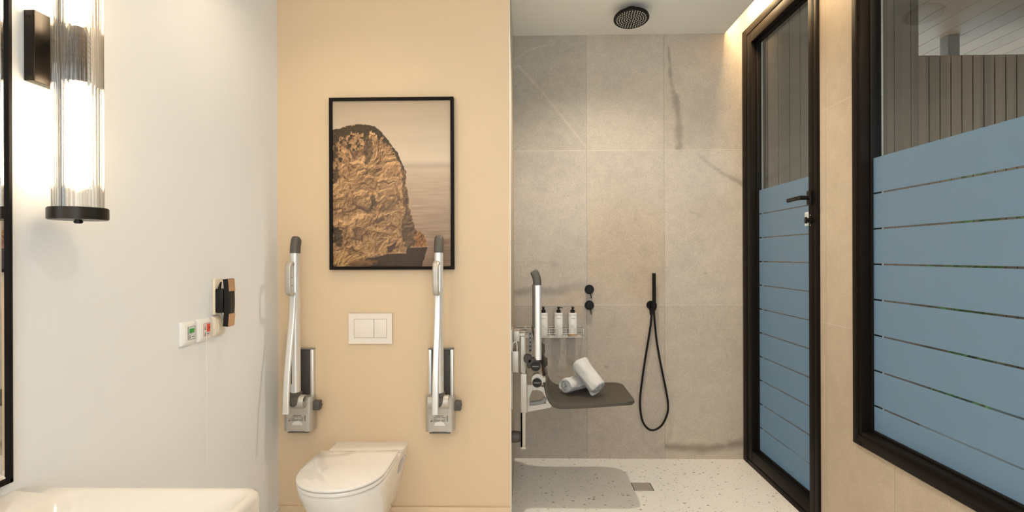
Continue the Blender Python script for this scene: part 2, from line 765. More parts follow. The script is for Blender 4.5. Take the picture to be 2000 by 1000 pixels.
tint((gauss(1125, 578, 30, 14) * .8 + gauss(1090, 590, 40, 8) * .3) * tile_mask(-1, 1), (1.12, 1.0, .86))
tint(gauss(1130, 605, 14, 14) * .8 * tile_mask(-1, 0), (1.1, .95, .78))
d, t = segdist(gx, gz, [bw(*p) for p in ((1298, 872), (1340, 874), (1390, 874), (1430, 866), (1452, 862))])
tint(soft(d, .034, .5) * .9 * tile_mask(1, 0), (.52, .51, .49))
d, t = segdist(gx, gz, [bw(*p) for p in ((1360, 303), (1385, 325), (1410, 342), (1440, 358), (1455, 366))])
tint(soft(d, .016, .5) * .8 * (.4 + t), (.62, .61, .60))
d, t = segdist(gx, gz, [bw(*p) for p in ((1345, 415), (1362, 422), (1375, 428))])
tint(np.clip(1.2 - d / .008 + (cl2 - .5), 0, 1) * .6, (.78, .77, .75))
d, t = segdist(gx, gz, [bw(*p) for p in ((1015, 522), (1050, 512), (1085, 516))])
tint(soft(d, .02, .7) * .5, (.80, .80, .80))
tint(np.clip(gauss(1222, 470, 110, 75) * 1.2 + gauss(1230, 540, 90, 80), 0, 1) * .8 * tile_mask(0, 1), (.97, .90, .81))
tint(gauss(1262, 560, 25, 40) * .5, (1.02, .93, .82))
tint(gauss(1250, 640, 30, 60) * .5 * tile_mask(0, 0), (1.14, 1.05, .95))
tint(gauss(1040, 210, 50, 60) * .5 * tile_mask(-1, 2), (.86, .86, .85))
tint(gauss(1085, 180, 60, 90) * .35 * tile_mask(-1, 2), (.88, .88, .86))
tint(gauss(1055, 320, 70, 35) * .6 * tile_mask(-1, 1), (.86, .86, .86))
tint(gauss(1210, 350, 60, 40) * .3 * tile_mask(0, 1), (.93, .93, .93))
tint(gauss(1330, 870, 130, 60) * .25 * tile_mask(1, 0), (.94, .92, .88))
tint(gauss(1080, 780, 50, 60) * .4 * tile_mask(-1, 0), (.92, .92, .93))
for px, py in ((1185, 716), (1181, 716), (1098, 688), (1375, 535), (1240, 430)):
    tint(gauss(px, py, 2.2, 2.2) * .7, (.5, .48, .45))
tint(np.clip((cl - .52) * 3, 0, 1) * .5, (.93, .92, .91))
tint(np.clip((.46 - cl) * 3, 0, 1) * .5, (1.06, 1.05, 1.03))
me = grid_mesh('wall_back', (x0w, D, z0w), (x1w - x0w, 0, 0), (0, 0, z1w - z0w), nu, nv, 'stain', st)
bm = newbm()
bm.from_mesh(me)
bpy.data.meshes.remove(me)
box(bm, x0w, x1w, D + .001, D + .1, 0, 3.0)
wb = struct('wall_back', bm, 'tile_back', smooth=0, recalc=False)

# right wall with the door and window openings
YD1 = 3.70
YD0 = onp(1603.7, 950, 0, XR).y
YW1 = onp(1671, 862, 0, XR).y
YW0 = .85
ZW0 = .510
ZW1 = 2.60
DT = ZC
bm = newbm()
T1 = XR + .12
for y0, y1, z0, z1 in ((YB - .1, YW0, 0, 3.), (YW0, YW1, 0, ZW0), (YW0, YW1, ZW1, 3.), (YW1, YD0, 0, 3.), (YD0, D + .1, DT, 3.), (YD1, D + .1, 0, DT)):
    box(bm, XR, T1, y0, y1, z0, z1)
struct('wall_right', bm, 'tile_side', smooth=0)

XC = 1.2706
bm = newbm()
box(bm, XL - .1, XC, YB - .1, D + .1, ZC, ZC + .035)
box(bm, 1.05, T1, YB - .1, D + .1, 2.90, 2.98)
box(bm, 1.03, 1.05, YB - .1, D + .1, ZC + .035, 2.98)
struct('ceiling', bm, 'ceiling_paint', smooth=0)

bm = newbm()
box(bm, XL + .0, XE, YT - .012, YT, 0, .076, .003)
struct('baseboard_toilet', bm, 'cream_paint')
bm = newbm()
box(bm, XL, XL + .012, YB, YT - .012, 0, .076, .003)
struct('baseboard_left', bm, 'white_paint')
# slim corner bead where the painted wall turns into the shower
bm = newbm()
box(bm, XE - .0005, XE + .004, YT - .004, YT + .012, .0, ZC - .001, .001)
struct('trim_1', bm, 'white_plastic')

t = thing('led_strip', 'warm glowing LED strip in the ceiling slot above the black glass door', 'light', (1.284, 1.35, 2.8995))
bm = newbm()
box(bm, 1.185, 1.305, -1., D - .02, 2.888, 2.8995, .002)
obj('channel', bm, 'aluminium', t)
bm = newbm()
box(bm, 1.19, 1.30, -.99, D - .025, 2.885, 2.888)
obj('diffuser', bm, 'led_glow', t)

# ------------------------------------------------------------------ door
XG = XR + .036
XF = XR - .012
dr = struct_root('door_1', (XR, (YD0 + YD1) / 2, 0))


def ringframe(bm, x0, x1, y0, y1, z0, z1, wy0, wy1, wz0, wz1, bev=.003):
    box(bm, x0, x1, y0, y0 + wy0, z0, z1, bev)
    box(bm, x0, x1, y1 - wy1, y1, z0, z1, bev)
    box(bm, x0, x1, y0 + wy0, y1 - wy1, z0, z0 + wz0, bev)
    box(bm, x0, x1, y0 + wy0, y1 - wy1, z1 - wz1, z1, bev)


bm = newbm()
ringframe(bm, XF, XR + .07, YD0, YD1, 0.0, DT, .034, .068, .030, .046)
obj('door_frame', bm, 'black_frame', dr)
ly0, ly1, lz0, lz1 = YD0 + .037, YD1 - .071, .033, DT - .049
leaf_bm = newbm()
ringframe(leaf_bm, XF + .002, XR + .055, ly0, ly1, lz0, lz1, .056, .066, .068, .062)
leaf = obj('door_leaf', leaf_bm, 'black_frame', dr)
gy0, gy1, gz0, gz1 = ly0 + .056, ly1 - .066, lz0 + .068, lz1 - .062
bm = newbm()
ringframe(bm, XG - .014, XG + .012, gy0 - .001, gy1 + .001, gz0 - .001, gz1 + .001, .010, .010, .010, .010, .002)
obj('glazing_bead', bm, 'matt_black', leaf)
bm = newbm()
box(bm, XG, XG + .008, gy0, gy1, gz0, gz1)
obj('glass_pane', bm, 'clear_glass', leaf, smooth=0)

FT, FS, FG = 1.695, .1446, .0072


def film(bm, y0, y1, zb):
    k = 0
    while True:
        zt = FT - k * FS - (FG / 2 if k else 0)
        zl = FT - (k + 1) * FS + FG / 2
        if zt <= zb + .004:
            break
        z2 = max(zl, zb)
        box(bm, XG - .0016, XG - .0006, y0, y1, z2, zt)
        k += 1
        if zl <= zb:
            break


bm = newbm()
film(bm, gy0 + .008, gy1 - .010, gz0 + .010)
obj('frosted_film', bm, 'frosted_film', leaf, smooth=0)['label'] = 'blue-grey frosted film bands'

# lever handle
yh = ly0 + .030
zh = 1.577
bm = newbm()
box(bm, XF - .012, XF + .003, yh - .018, yh + .018, zh - .035, zh + .035, .004)
cyl(bm, (0, yh, zh), .0105, XF - .055, XF - .006, 0)
hp = [(XF - .045, yh - .004, zh), (XF - .047, yh + .012, zh), (XF - .049, yh + .035, zh), (XF - .050, yh + .07, zh - .001), (XF - .051, yh + .13, zh - .002)]
sweep(bm, hp, rrect(.020, .013, .004), (0, 0, 1))
obj('door_handle', bm, 'black_metal', leaf)
zl = 1.468
bm = newbm()
cyl(bm, (0, yh, zl), .017, XF - .006, XF + .003, 0)
cyl(bm, (0, yh + .002, zl), .010, XF - .018, XF - .004, 0)
box(bm, XF - .026, XF - .016, yh - .006, yh + .010, zl - .016, zl + .016, .003)
lk = obj('lock_turn', bm, 'black_metal', leaf)
for dz in (-.024, .024):
    bm = newbm()
    cyl(bm, (0, yh, zl + dz), .0035, XF - .002, XF + .003, 0, seg=16)
    obj('screw', bm, 'chrome', lk)
# paper sticker on the glass beside the lock
sy0, sy1 = 2.868, 2.975
bm = newbm()
box(bm, XG - .0030, XG - .0018, sy0, sy1, 1.447, 1.517)
sk = obj('sticker', bm, 'sticker_paper', leaf)
sk['label'] = 'pale rectangular notice with two printed blocks'
bm = newbm()
rnd = random.Random(3)
for z, l, h_ in ((1.507, .9, .0022), (1.501, .7, .0016), (1.4965, .95, .0016), (1.472, .9, .0024), (1.4665, .55, .0016)):
    y1 = sy1 - .006
    y = y1
    while y > y1 - l * (sy1 - sy0 - .012):
        w_ = rnd.uniform(.004, .011)
        box(bm, XG - .0036, XG - .0030, y - w_, y, z - h_ / 2, z + h_ / 2)
        y -= w_ + .0025
obj('print', bm, 'ink_grey', sk, smooth=0)

# ------------------------------------------------------------------ window
wn_ = struct_root('window_1', (XR, (YW0 + YW1) / 2, ZW0))
bm = newbm()
ringframe(bm, XF, XR + .075, YW0, YW1, ZW0, ZW1, .064, .064, .062, .062)
fr_ = obj('window_frame', bm, 'black_frame', wn_)
wy0, wy1, wz0, wz1 = YW0 + .064, YW1 - .064, ZW0 + .062, ZW1 - .062
bm = newbm()
ringframe(bm, XF - .003, XF + .004, YW0 + .022, YW1 - .022, ZW0 + .022, ZW1 - .022, .022, .022, .022, .022, .001)
obj('bead_moulding', bm, 'black_frame', fr_)
bm = newbm()
ringframe(bm, XG - .012, XG + .012, wy0 - .001, wy1 + .001, wz0 - .001, wz1 + .001, .010, .010, .010, .010, .002)
obj('glazing_bead', bm, 'matt_black', fr_)
bm = newbm()
box(bm, XG, XG + .008, wy0, wy1, wz0, wz1)
obj('glass_pane', bm, 'clear_glass', wn_, smooth=0)
bm = newbm()
film(bm, wy0 + .010, wy1 - .010, wz0 + .010)
obj('frosted_film', bm, 'frosted_film', wn_, smooth=0)['label'] = 'blue-grey frosted film bands'

# ------------------------------------------------------------------ terrace outside
ZO = 3.20
bm = newbm()
box(bm, T1, 9.0, -3., 9.5, -.15, -.02)
struct('floor_terrace', bm, 'terrace_stone', smooth=0)
bm = newbm()
x = T1 - .002
k0 = math.floor((T1 - 1.5) / .19)
for k in range(k0, 20):
    xa = max(1.5 + k * .19 + .003, T1 + .001)
    xb = 1.5 + (k + 1) * .19 - .003
    box(bm, xa, xb, -2.2, 5.7, ZO, ZO + .02)
box(bm, T1, 5.3, -2.2, 5.7, ZO + .03, ZO + .05)
for f_ in list(bm.faces)[-6:]:
    f_.material_index = 1
struct('ceiling_terrace', bm, ('roof_wood', 'dark_slot'), smooth=0)

YC = 4.0
bm = newbm()
x = T1 + .002
XCE = onp(1795, 200, 1, YC).x
edges = []
while x < XCE - .02:
    w_ = .0747 if x < 2.15 else .112
    edges.append((x, min(x + w_, XCE)))
    x += w_
for a_, b_ in edges:
    box(bm, a_ + .0015, b_ - .0015, YC, YC + .02, 0, ZO - .001, .0015, 1)
box(bm, T1 + .002, XCE, YC + .022, YC + .12, 0, ZO - .001)
struct('wall_terrace', bm, 'clad_wood', smooth=0)

YFN = 5.0
zf = onp(1900, 107, 1, YFN).z
fence = thing('slat_fence', 'brown vertical slat fence outside seen through the large window', 'fence', (3.8, YFN, -.02))
bm = newbm()
x = XCE - .25
while x < 7.6:
    box(bm, x + .004, x + .0875, YFN, YFN + .022, .0, zf, .002, 1)
    x += .0915
obj('slats', bm, 'fence_wood', fence, smooth=0)
bm = newbm()
for z in (.4, 1.5, 2.6):
    box(bm, XCE - .25, 7.6, YFN + .024, YFN + .065, z, z + .08)
box(bm, XCE - .25, 7.6, YFN + .066, YFN + .075, .0, zf - .03)
obj('rail', bm, 'post_wood', fence, smooth=0)
pp = onp(1855, 100, 1, YFN + .13)
bm = newbm()
box(bm, pp.x - .05, pp.x + .05, YFN + .08, YFN + .18, -.02, ZO + .0, .003)
tag(obj('wooden_post', bm, 'post_wood', loc=(pp.x, YFN + .13, -.02)), 'square brown post rising behind the slat fence to the board ceiling', 'post')

bm = newbm()
box(bm, XCE - .6, 8.9, 5.9, 9.4, -.02, -.008)
struct('bounce_ground', bm, 'render_white', smooth=0)  # unseen pale ground added to bounce sky light onto the terrace ceiling
# garden wall far out that catches the daylight
bm = newbm()
box(bm, 7.7, 7.85, -3, 9.5, -.02, 2.2)
struct('wall_garden', bm, 'render_white', smooth=0)


def shrub(seed, x, y, h, r, mat):
    rd = random.Random(seed)
    o = thing('leafy_shrub', 'leafy green shrub growing outside in front of the slat fence', 'shrub', (x, y, -.02), 'shrubs by the fence outside')
    b_ = newbm()
    tips = []
    for k in range(9):
        a0 = rd.uniform(0, 2 * PI)
        rr_ = rd.uniform(.15, 1) * r
        e = Vector((x + rr_ * math.cos(a0), y + .6 * rr_ * math.sin(a0), rd.uniform(.6, 1) * h))
        s_ = Vector((x + .04 * math.cos(a0), y + .04 * math.sin(a0), -.02))
        mid_ = (s_ + e) / 2 + Vector((0, 0, .1))
        ps = spline([s_, mid_, e], 5)
        tube(b_, ps, [.009 - .006 * i / (len(ps) - 1) for i in range(len(ps))], 5)
        tips.append(ps)
    obj('stems', b_, 'stem_brown', o)
    b_ = newbm()
    for ps in tips:
        for _ in range(120):
            p = ps[rd.randrange(2, len(ps))] + Vector((rd.gauss(0, .10), rd.gauss(0, .09), rd.gauss(0, .10)))
            L = rd.uniform(.06, .12)
            m4 = Matrix.Translation(p) @ Matrix.Rotation(rd.uniform(0, 2 * PI), 4, 'Z') @ Matrix.Rotation(rd.uniform(-1.1, .6), 4, 'Y')
            w_ = L * .28
            pts = [Vector(q) for q in ((0, 0, 0), (L * .4, w_, .012), (L, 0, -.01), (L * .4, -w_, .012), (L * .45, 0, -.004))]
            v = [b_.verts.new(m4 @ q) for q in pts]
            b_.faces.new((v[0], v[4], v[1]))
            b_.faces.new((v[4], v[2], v[1]))
            b_.faces.new((v[0], v[3], v[4]))
            b_.faces.new((v[3], v[2], v[4]))
    obj('foliage', b_, mat, o, smooth=0, recalc=False)


for i, (x, y, h, r) in enumerate(((3.35, 4.5, 1.85, .2), (4.2, 4.5, 1.95, .2), (5.1, 4.5, 1.5, .2))):
    shrub(20 + i, x, y, h, r, 'leaf_green' if i % 2 else 'leaf_pale')

# ------------------------------------------------------------------ picture
pc = thing('framed_picture', 'black framed photograph of a sunlit sea cliff above the toilet', 'picture', (-.657, YT, 1.233))
q0 = onp(643.5, 527, 1, YT - .03)
q1 = onp(885.5, 188.5, 1, YT - .03)
px0, px1, pz0, pz1 = q0.x, q1.x, q0.z, q1.z
bm = newbm()
fwid = .0155
yA, yB = YT - .032, YT - .001
for a_, b_, c_, d_ in ((px0, px0 + fwid, pz0, pz1), (px1 - fwid, px1, pz0, pz1), (px0 + fwid, px1 - fwid, pz0, pz0 + fwid), (px0 + fwid, px1 - fwid, pz1 - fwid, pz1)):
    box(bm, a_, b_, yA, yB, c_, d_, .001, 1)
obj('frame', bm, 'matt_black', pc)
W_, H_ = 290, 414
uu = np.linspace(0, 1, W_ + 1)[None, :].repeat(H_ + 1, 0)
vv = np.linspace(0, 1, H_ + 1)[:, None].repeat(W_ + 1, 1)
PX = 75 + uu * 587
PY = 62 + vv * 838
hh, ww = PX.shape


def lerp3(a_, b_, t_):
    return np.asarray(a_)[None, None] * (1 - t_[..., None]) + np.asarray(b_)[None, None] * t_[..., None]


def over(img, col, m_):
    m_ = np.clip(m_, 0, 1)[..., None]
    col = np.asarray(col, float)
    if col.ndim == 1:
        col = col[None, None]
    return img * (1 - m_) + col * m_


# image in display values 0..255
sky = lerp3((186, 166, 142), (220, 200, 174), np.clip((PY - 62) / 300, 0, 1))
sky = over(sky, (176, 154, 132), np.exp(-((PY - 62) / 35) ** 2) * .5)
sky = over(sky, (178, 156, 136), np.exp(-((PY - 395) / 20) ** 2) * .7)
sky += (fbm(hh, ww, 22, 2, 3) - .5)[..., None] * 8
img = sky
sea = lerp3((205, 182, 157), (142, 116, 96), np.clip((PY - 412) / 440, 0, 1) ** .8)
rip = fbm(hh, ww, 160, 7, 2) - .5
sea += rip[..., None] * (12 + 34 * np.clip((PY - 420) / 400, 0, 1))[..., None]
img = over(img, sea, (PY > 412).astype(float))
TAB = np.random.default_rng(3).random((257, 257))


def vs(x, y):
    xi, yi = np.floor(x).astype(int), np.floor(y).astype(int)
    fx, fy = x - xi, y - yi
    fx, fy = fx * fx * (3 - 2 * fx), fy * fy * (3 - 2 * fy)
    g = lambda a_, b_: TAB[b_ % 256, a_ % 256]
    return (g(xi, yi) * (1 - fx) + g(xi + 1, yi) * fx) * (1 - fy) + (g(xi, yi + 1) * (1 - fx) + g(xi + 1, yi + 1) * fx) * fy


def fb(x, y, o=5, g=.55, ridged=False):
    t_, a_, n_ = 0, 1., 0
    for k in range(o):
        v = vs(x + 17.3 * k, y + 9.1 * k)
        if ridged:
            v = 1 - np.abs(2 * v - 1)
        t_ = t_ + a_ * v
        n_ += a_
        a_ *= g
        x, y = (x * .8 - y * .6) * 2.03, (x * .6 + y * .8) * 2.03
    return t_ / n_


wob = (fb(PX / 14, PY / 14, 3) - .5) * 26
wob2 = (fb(PX / 14 + 50, PY / 14, 3) - .5) * 20
cliff = [(40, 208), (75, 205), (110, 202), (150, 188), (210, 180), (250, 183), (290, 195), (320, 220), (350, 262), (385, 305), (405, 342), (425, 382), (440, 430), (442, 480),
         (450, 540), (458, 600), (470, 650), (485, 715), (515, 722), (530, 750), (543, 800), (440, 804), (438, 829), (350, 833), (290, 850), (250, 852), (200, 884), (75, 960), (40, 960)]
cm = inside(PX + wob * .55, PY + wob2 * .4, cliff)
X_, Y_ = PX / 100, PY / 100
wx = fb(X_ * 1.1, Y_ * 1.1, 4) - .5
wy = fb(X_ * 1.1 + 40, Y_ * 1.1 + 7, 4) - .5
ax_, ay_ = X_ + wx * 1.3, Y_ + wy * 1.3
c30, s30 = math.cos(-.45), math.sin(-.45)
bu, bv = ax_ * c30 - ay_ * s30, ax_ * s30 + ay_ * c30
hgt = .9 * fb(bu * 1.0, bv * 1.7, 6, .56) + .30 * fb(bu * 1.6 + 9, bv * 2.6, 4, .55, True) + .25 * fb(ax_ * 5, ay_ * 3.2, 4, .6)
warp = fb(X_ * .9 + 3, Y_ * .7, 4)


def relief(h_):
    gy_, gx_ = np.gradient(h_)
    q = -gx_ * .75 - gy_
    return q / q.std()


big = relief(fb(bu * .8, bv * 1.5, 3, .45))
mid_ = relief(fb(bu * 2.2 + 7, bv * 3.4, 3, .5) + .5 * fb(ax_ * 1.5, ay_ * 1.5, 3, .5, True))
fine_ = relief(fb(ax_ * 7, ay_ * 5, 3, .6))
lite = np.clip(.60 + .17 * np.tanh(big) + .22 * np.tanh(mid_ * .8) + .13 * np.tanh(fine_), 0, 1.1)
rock = lerp3((52, 34, 20), (216, 170, 120), np.clip(lite, 0, 1))
rock = over(rock, (190, 144, 102), np.clip((warp - .42) * 2, 0, 1) * .4)
crk = fb(bu * 1.1 + 21, bv * 1.5 + 3, 3, .5)
rock = over(rock, (62, 42, 27), np.clip(1.3 - np.abs(crk - .5) / .010, 0, 1) * .65)
crk = fb(ax_ * 2.6 + 5, ay_ * 2.0 + 31, 3, .5)
rock = over(rock, (72, 50, 33), np.clip(1.2 - np.abs(crk - .52) / .012, 0, 1) * .5)
rock = over(rock, (70, 49, 34), np.clip((fb(bu * 2.2, bv * 4, 4) - .66) * 9, 0, 1) * .7)
rock *= (.95 + .2 * (1 - PY / 900))[..., None]
face = inside(PX + wob, PY + wob2, [(405, 330), (440, 420), (446, 540), (462, 640), (487, 715), (480, 800), (432, 805), (415, 720), (432, 620), (420, 540), (425, 470)])
rock = over(rock, rock * .56, face.astype(float) * .85)
stack_ = inside(PX + wob * .3, PY, [(480, 722), (515, 722), (532, 750), (545, 800), (482, 800)])
rock = over(rock, np.clip(rock * np.array((.98, .86, .70)), 0, 255), stack_.astype(float) * .8)
cave = inside(PX + wob * .4, PY, [(345, 800), (395, 775), (385, 800), (360, 832), (345, 832)])
rock = over(rock, (62, 42, 30), cave.astype(float) * .9)
col_ = inside(PX + wob, PY + wob2, [(232, 270), (270, 255), (275, 330), (255, 390), (236, 370)])
rock = over(rock, rock * .5, col_.astype(float) * .8)
dk = inside(PX + wob, PY + wob2, [(260, 545), (290, 540), (285, 590), (265, 620)]) | inside(PX + wob, PY + wob2, [(75, 400), (110, 410), (100, 470), (75, 480)]) | inside(PX + wob, PY + wob2, [(75, 690), (120, 720), (125, 790), (95, 800), (75, 770)])
rock = over(rock, rock * .42, dk.astype(float) * .85)
vg = fbm(hh, ww, 40, 28, 4, .6)
top_ = np.interp(PX, [75, 150, 210, 290, 350, 430], [205, 188, 180, 197, 262, 400])
den = np.clip(1.0 - (PY - top_) / np.interp(PX, [75, 140, 200, 260, 300, 420], [240, 205, 130, 85, 60, 40]), 0, 1)
veg = ((vg + den * .42) > .70) & (den > 0)
rock = over(rock, lerp3((38, 30, 20), (84, 66, 42), fbm(hh, ww, 120, 80, 2)), veg.astype(float) * .95)
img = over(img, rock, cm.astype(float))
refl = inside(PX + wob * .4, PY, [(240, 856), (290, 851), (350, 834), (440, 830), (442, 805), (543, 802), (530, 850), (512, 905), (220, 905)]) & ~cm
img = over(img, lerp3((38, 27, 19), (66, 47, 32), fbm(hh, ww, 7, 26, 3)), refl.astype(float) * .93)
img = over(img, (196, 158, 116), ((np.abs(PY - 831) < 2.5) & (PX > 350) & (PX < 440)).astype(float) * .6)
rg = np.random.default_rng(5)
fore = inside(PX + wob, PY + wob2, [(75, 850), (190, 858), (300, 868), (260, 905), (75, 905)])
img = over(img, lerp3((60, 42, 28), (150, 108, 66), fbm(hh, ww, 60, 16, 3)), fore.astype(float) * .8)
for _ in range(60):
    x0_ = rg.uniform(75, 130)
    y0_ = rg.uniform(880, 905)
    an = rg.uniform(.15, 1.5)
    L = rg.uniform(40, 140) * (1 if an > .7 else 1.3)
    d, t = segdist(PX, PY, [(x0_, y0_), (x0_ + L * math.cos(an) * .5, y0_ - L * math.sin(an) * .55), (x0_ + L * math.cos(an), y0_ - L * math.sin(an) * .9)])
    c_ = (206, 164, 104) if rg.random() > .4 else (92, 66, 40)
    img = over(img, c_, np.clip(1.6 - d / 1.6, 0, 1) * (1 - .5 * t) * .75)
img = np.clip(img, 0, 255)
PRINT_GAIN = .93
me = grid_mesh('print', (px0 + fwid - .002, yA + .010, pz1 - fwid + .002), (px1 - px0 - 2 * fwid + .004, 0, 0), (0, 0, -(pz1 - pz0 - 2 * fwid + .004)), W_, H_, 'paint', lin(img) * PRINT_GAIN)
bm = newbm()
bm.from_mesh(me)
bpy.data.meshes.remove(me)
bmesh.ops.reverse_faces(bm, faces=bm.faces[:])
obj('print', bm, 'print', pc, smooth=0, recalc=False)
bm = newbm()
box(bm, px0 + .004, px1 - .004, yA + .012, yB, pz0 + .004, pz1 - .004)
obj('backing_board', bm, 'post_wood', pc, smooth=0)

# ------------------------------------------------------------------ flush plate
f0 = onp(681, 671.5, 1, YT - .01)
f1 = onp(766, 612, 1, YT - .01)
fp = thing('flush_plate', 'white dual flush plate on the cream wall above the toilet', 'flush plate', ((f0.x + f1.x) / 2, YT, f0.z))
b0 = onp(691.5, 659.5, 1, YT - .012)
b1 = onp(754.5, 623.5, 1, YT - .012)
bs = onp(730, 640, 1, YT - .012).x
bm = newbm()
for a_, b_, c_, d_ in ((f0.x, f1.x, b1.z + .0012, f1.z), (f0.x, f1.x, f0.z, b0.z - .0012), (f0.x, b0.x - .0012, b0.z - .0012, b1.z + .0012), (b1.x + .0012, f1.x, b0.z - .0012, b1.z + .0012)):
    box(bm, a_, b_, YT - .012, YT, c_, d_)
box(bm, f0.x, f1.x, YT - .003, YT, f0.z, f1.z)
obj('plate', bm, 'plate_white', fp, smooth=0)
for a_, b_ in ((b0.x, bs - .001), (bs + .001, b1.x)):
    bm = newbm()
    box(bm, a_, b_, YT - .0125, YT - .003, b0.z, b1.z, .0012)
    obj('flush_button', bm, 'plate_white', fp)

# ------------------------------------------------------------------ toilet
TC = -.757
to = thing('wall_hung_toilet', 'white wall hung toilet with closed lid below the flush plate', 'toilet', (TC, YT, 0))


def dshape(hw, yf, yb, z, n=26, k=1.3, hwb=None):
    hwb = hw if hwb is None else hwb
    ym = min(yf + hw * k, yb - .02)
    pts = [Vector((TC + hwb, yb, z))]
    for i in range(1, 6):
        t_ = i / 6
        pts.append(Vector((TC + hwb + (hw - hwb) * t_, yb + (ym - yb) * t_, z)))
    for i in range(n + 1):
        a_ = PI * i / n
        e = .92
        cx_ = math.copysign(abs(math.cos(a_)) ** e, math.cos(a_))
        pts.append(Vector((TC + hw * cx_, ym - (ym - yf) * abs(math.sin(a_)) ** e, z)))
    for i in range(5, 0, -1):
        t_ = i / 6
        pts.append(Vector((TC - hwb - (hw - hwb) * t_, yb + (ym - yb) * t_, z)))
    pts.append(Vector((TC - hwb, yb, z)))
    return pts


bm = newbm()
rings = []
for z, hw, yf, hwb in ((.075, .085, 2.46, .085), (.085, .100, 2.43, .095), (.13, .128, 2.36, .118), (.20, .150, 2.285, .140), (.28, .166, 2.215, .158), (.345, .175, 2.170, .170), (.372, .177, 2.155, .174), (.384, .177, 2.153, .175), (.3885, .174, 2.157, .174)):
    rings.append(dshape(hw, yf, YT, z, hwb=hwb))
loft(bm, rings)
box(bm, TC - .168, TC + .1745, 2.60, YT, .36, .3985, .004)
bowl = obj('bowl', bm, 'ceramic', to, smooth=50)
# side recess for the wall bolts, cut out of the body
cb = newbm()
for s in (-1, 1):
    pol = [(2.60, .300), (2.59, .345), (2.625, .362), (2.765, .350), (2.765, .335), (2.70, .300)]
    xs = (TC + s * .135, TC + s * .22)
    prism(cb, pol, 0, min(xs), max(xs), .006)
cut = obj('cutter', cb, 'ceramic')
md = bowl.modifiers.new('cut', 'BOOLEAN')
md.operation = 'DIFFERENCE'
md.solver = 'EXACT'
md.object = cut
bpy.context.view_layer.update()
dg = bpy.context.evaluated_depsgraph_get()
nm = bpy.data.meshes.new_from_object(bowl.evaluated_get(dg))
bowl.modifiers.clear()
bowl.data = nm
nm.name = 'bowl'
bpy.data.objects.remove(cut)
nm.polygons.foreach_set('use_smooth', [True] * len(nm.polygons))
nm.set_sharp_from_angle(angle=math.radians(40))


def slab(hw, yf, yb, z0, z1, r, k=1.3):
    b_ = newbm()
    rg_ = []
    for z, i in ((z0, r), (z0 + r * .6, r * .2), (z0 + r, 0), (z1 - r, 0), (z1 - r * .4, r * .3), (z1, r)):
        rg_.append(dshape(hw - i, yf + i, yb - i, z, k=k))
    return loft(b_, rg_)


obj('seat', slab(.178, 2.145, 2.575, .3925, .4075, .003), 'ceramic', to)
obj('lid', slab(.179, 2.142, 2.585, .4105, .4235, .005), 'ceramic', to)
for s in (-.09, .09):
    bm = newbm()
    cyl(bm, (TC + s, 2.588, .404), .010, TC + s - .03, TC + s + .03, 0)
    obj('hinge', bm, 'ceramic', to)

# ------------------------------------------------------------------ sink
SY1, SX1, SZ = 1.377, -.632, .745
sk = thing('wash_basin', 'white rounded ceramic wash basin below the mirror on the white wall', 'sink', (XL, 1.05, .58))
bm = newbm()
X0, Y0 = XL + .001, .70
rings = [rring(X0 + .0, SX1 - .13, Y0 + .10, SY1 - .10, .58, .05), rring(X0, SX1 - .05, Y0 + .03, SY1 - .03, .62, .05), rring(X0, SX1 - .012, Y0 + .006, SY1 - .006, .66, .045),
         rring(X0, SX1, Y0, SY1, .69, .042), rring(X0, SX1, Y0, SY1, SZ - .014, .042), rring(X0, SX1 - .003, Y0 + .003, SY1 - .003, SZ - .004, .040), rring(X0, SX1 - .010, Y0 + .010, SY1 - .010, SZ, .036),
         rring(X0 + .115, SX1 - .022, Y0 + .022, SY1 - .022, SZ - .0005, .045), rring(X0 + .122, SX1 - .032, Y0 + .032, SY1 - .032, SZ - .006, .055),
         rring(X0 + .150, SX1 - .060, Y0 + .06, SY1 - .07, SZ - .045, .07), rring(X0 + .19, SX1 - .11, Y0 + .12, SY1 - .13, SZ - .095, .08), rring(X0 + .24, SX1 - .17, Y0 + .2, SY1 - .22, SZ - .112, .06)]
loft(bm, rings)
obj('basin', bm, 'basin_ceramic', sk, smooth=60)
bm = newbm()
cyl(bm, ((X0 + SX1) / 2, 1.03, 0), .028, SZ - .112, SZ - .106, 2, bev=.002)
obj('drain_cap', bm, 'chrome', sk)

# ------------------------------------------------------------------ mirror
mq = onp(27, 941, 0, XL + .016)
ZM0 = mq.z
YM1 = mq.y
mi = thing('wall_mirror', 'tall wall mirror with slim black frame on the white wall', 'mirror', (XL, .7, ZM0))
ZM1, YM0 = 2.05, .15
bm = newbm()
for y0, y1, z0, z1 in ((YM0, YM0 + .010, ZM0, ZM1), (YM1 - .010, YM1, ZM0, ZM1), (YM0, YM1, ZM0, ZM0 + .010), (YM0, YM1, ZM1 - .010, ZM1)):
    box(bm, XL + .001, XL + .016, y0, y1, z0, z1, .001, 1)
box(bm, XL + .001, XL + .006, YM0 + .005, YM1 - .005, ZM0 + .005, ZM1 - .005)
obj('frame', bm, 'matt_black', mi)
bm = newbm()
t_ = .016
ro = lambda i, xx: [Vector((xx, y, z)) for y, z in ((YM0 + .010 + i, ZM0 + .010 + i), (YM1 - .010 - i, ZM0 + .010 + i), (YM1 - .010 - i, ZM1 - .010 - i), (YM0 + .010 + i, ZM1 - .010 - i))]
loft(bm, [ro(0, XL + .007), ro(0, XL + .010), ro(t_, XL + .0125)])
obj('glass', bm, 'mirror_glass', mi, smooth=0)

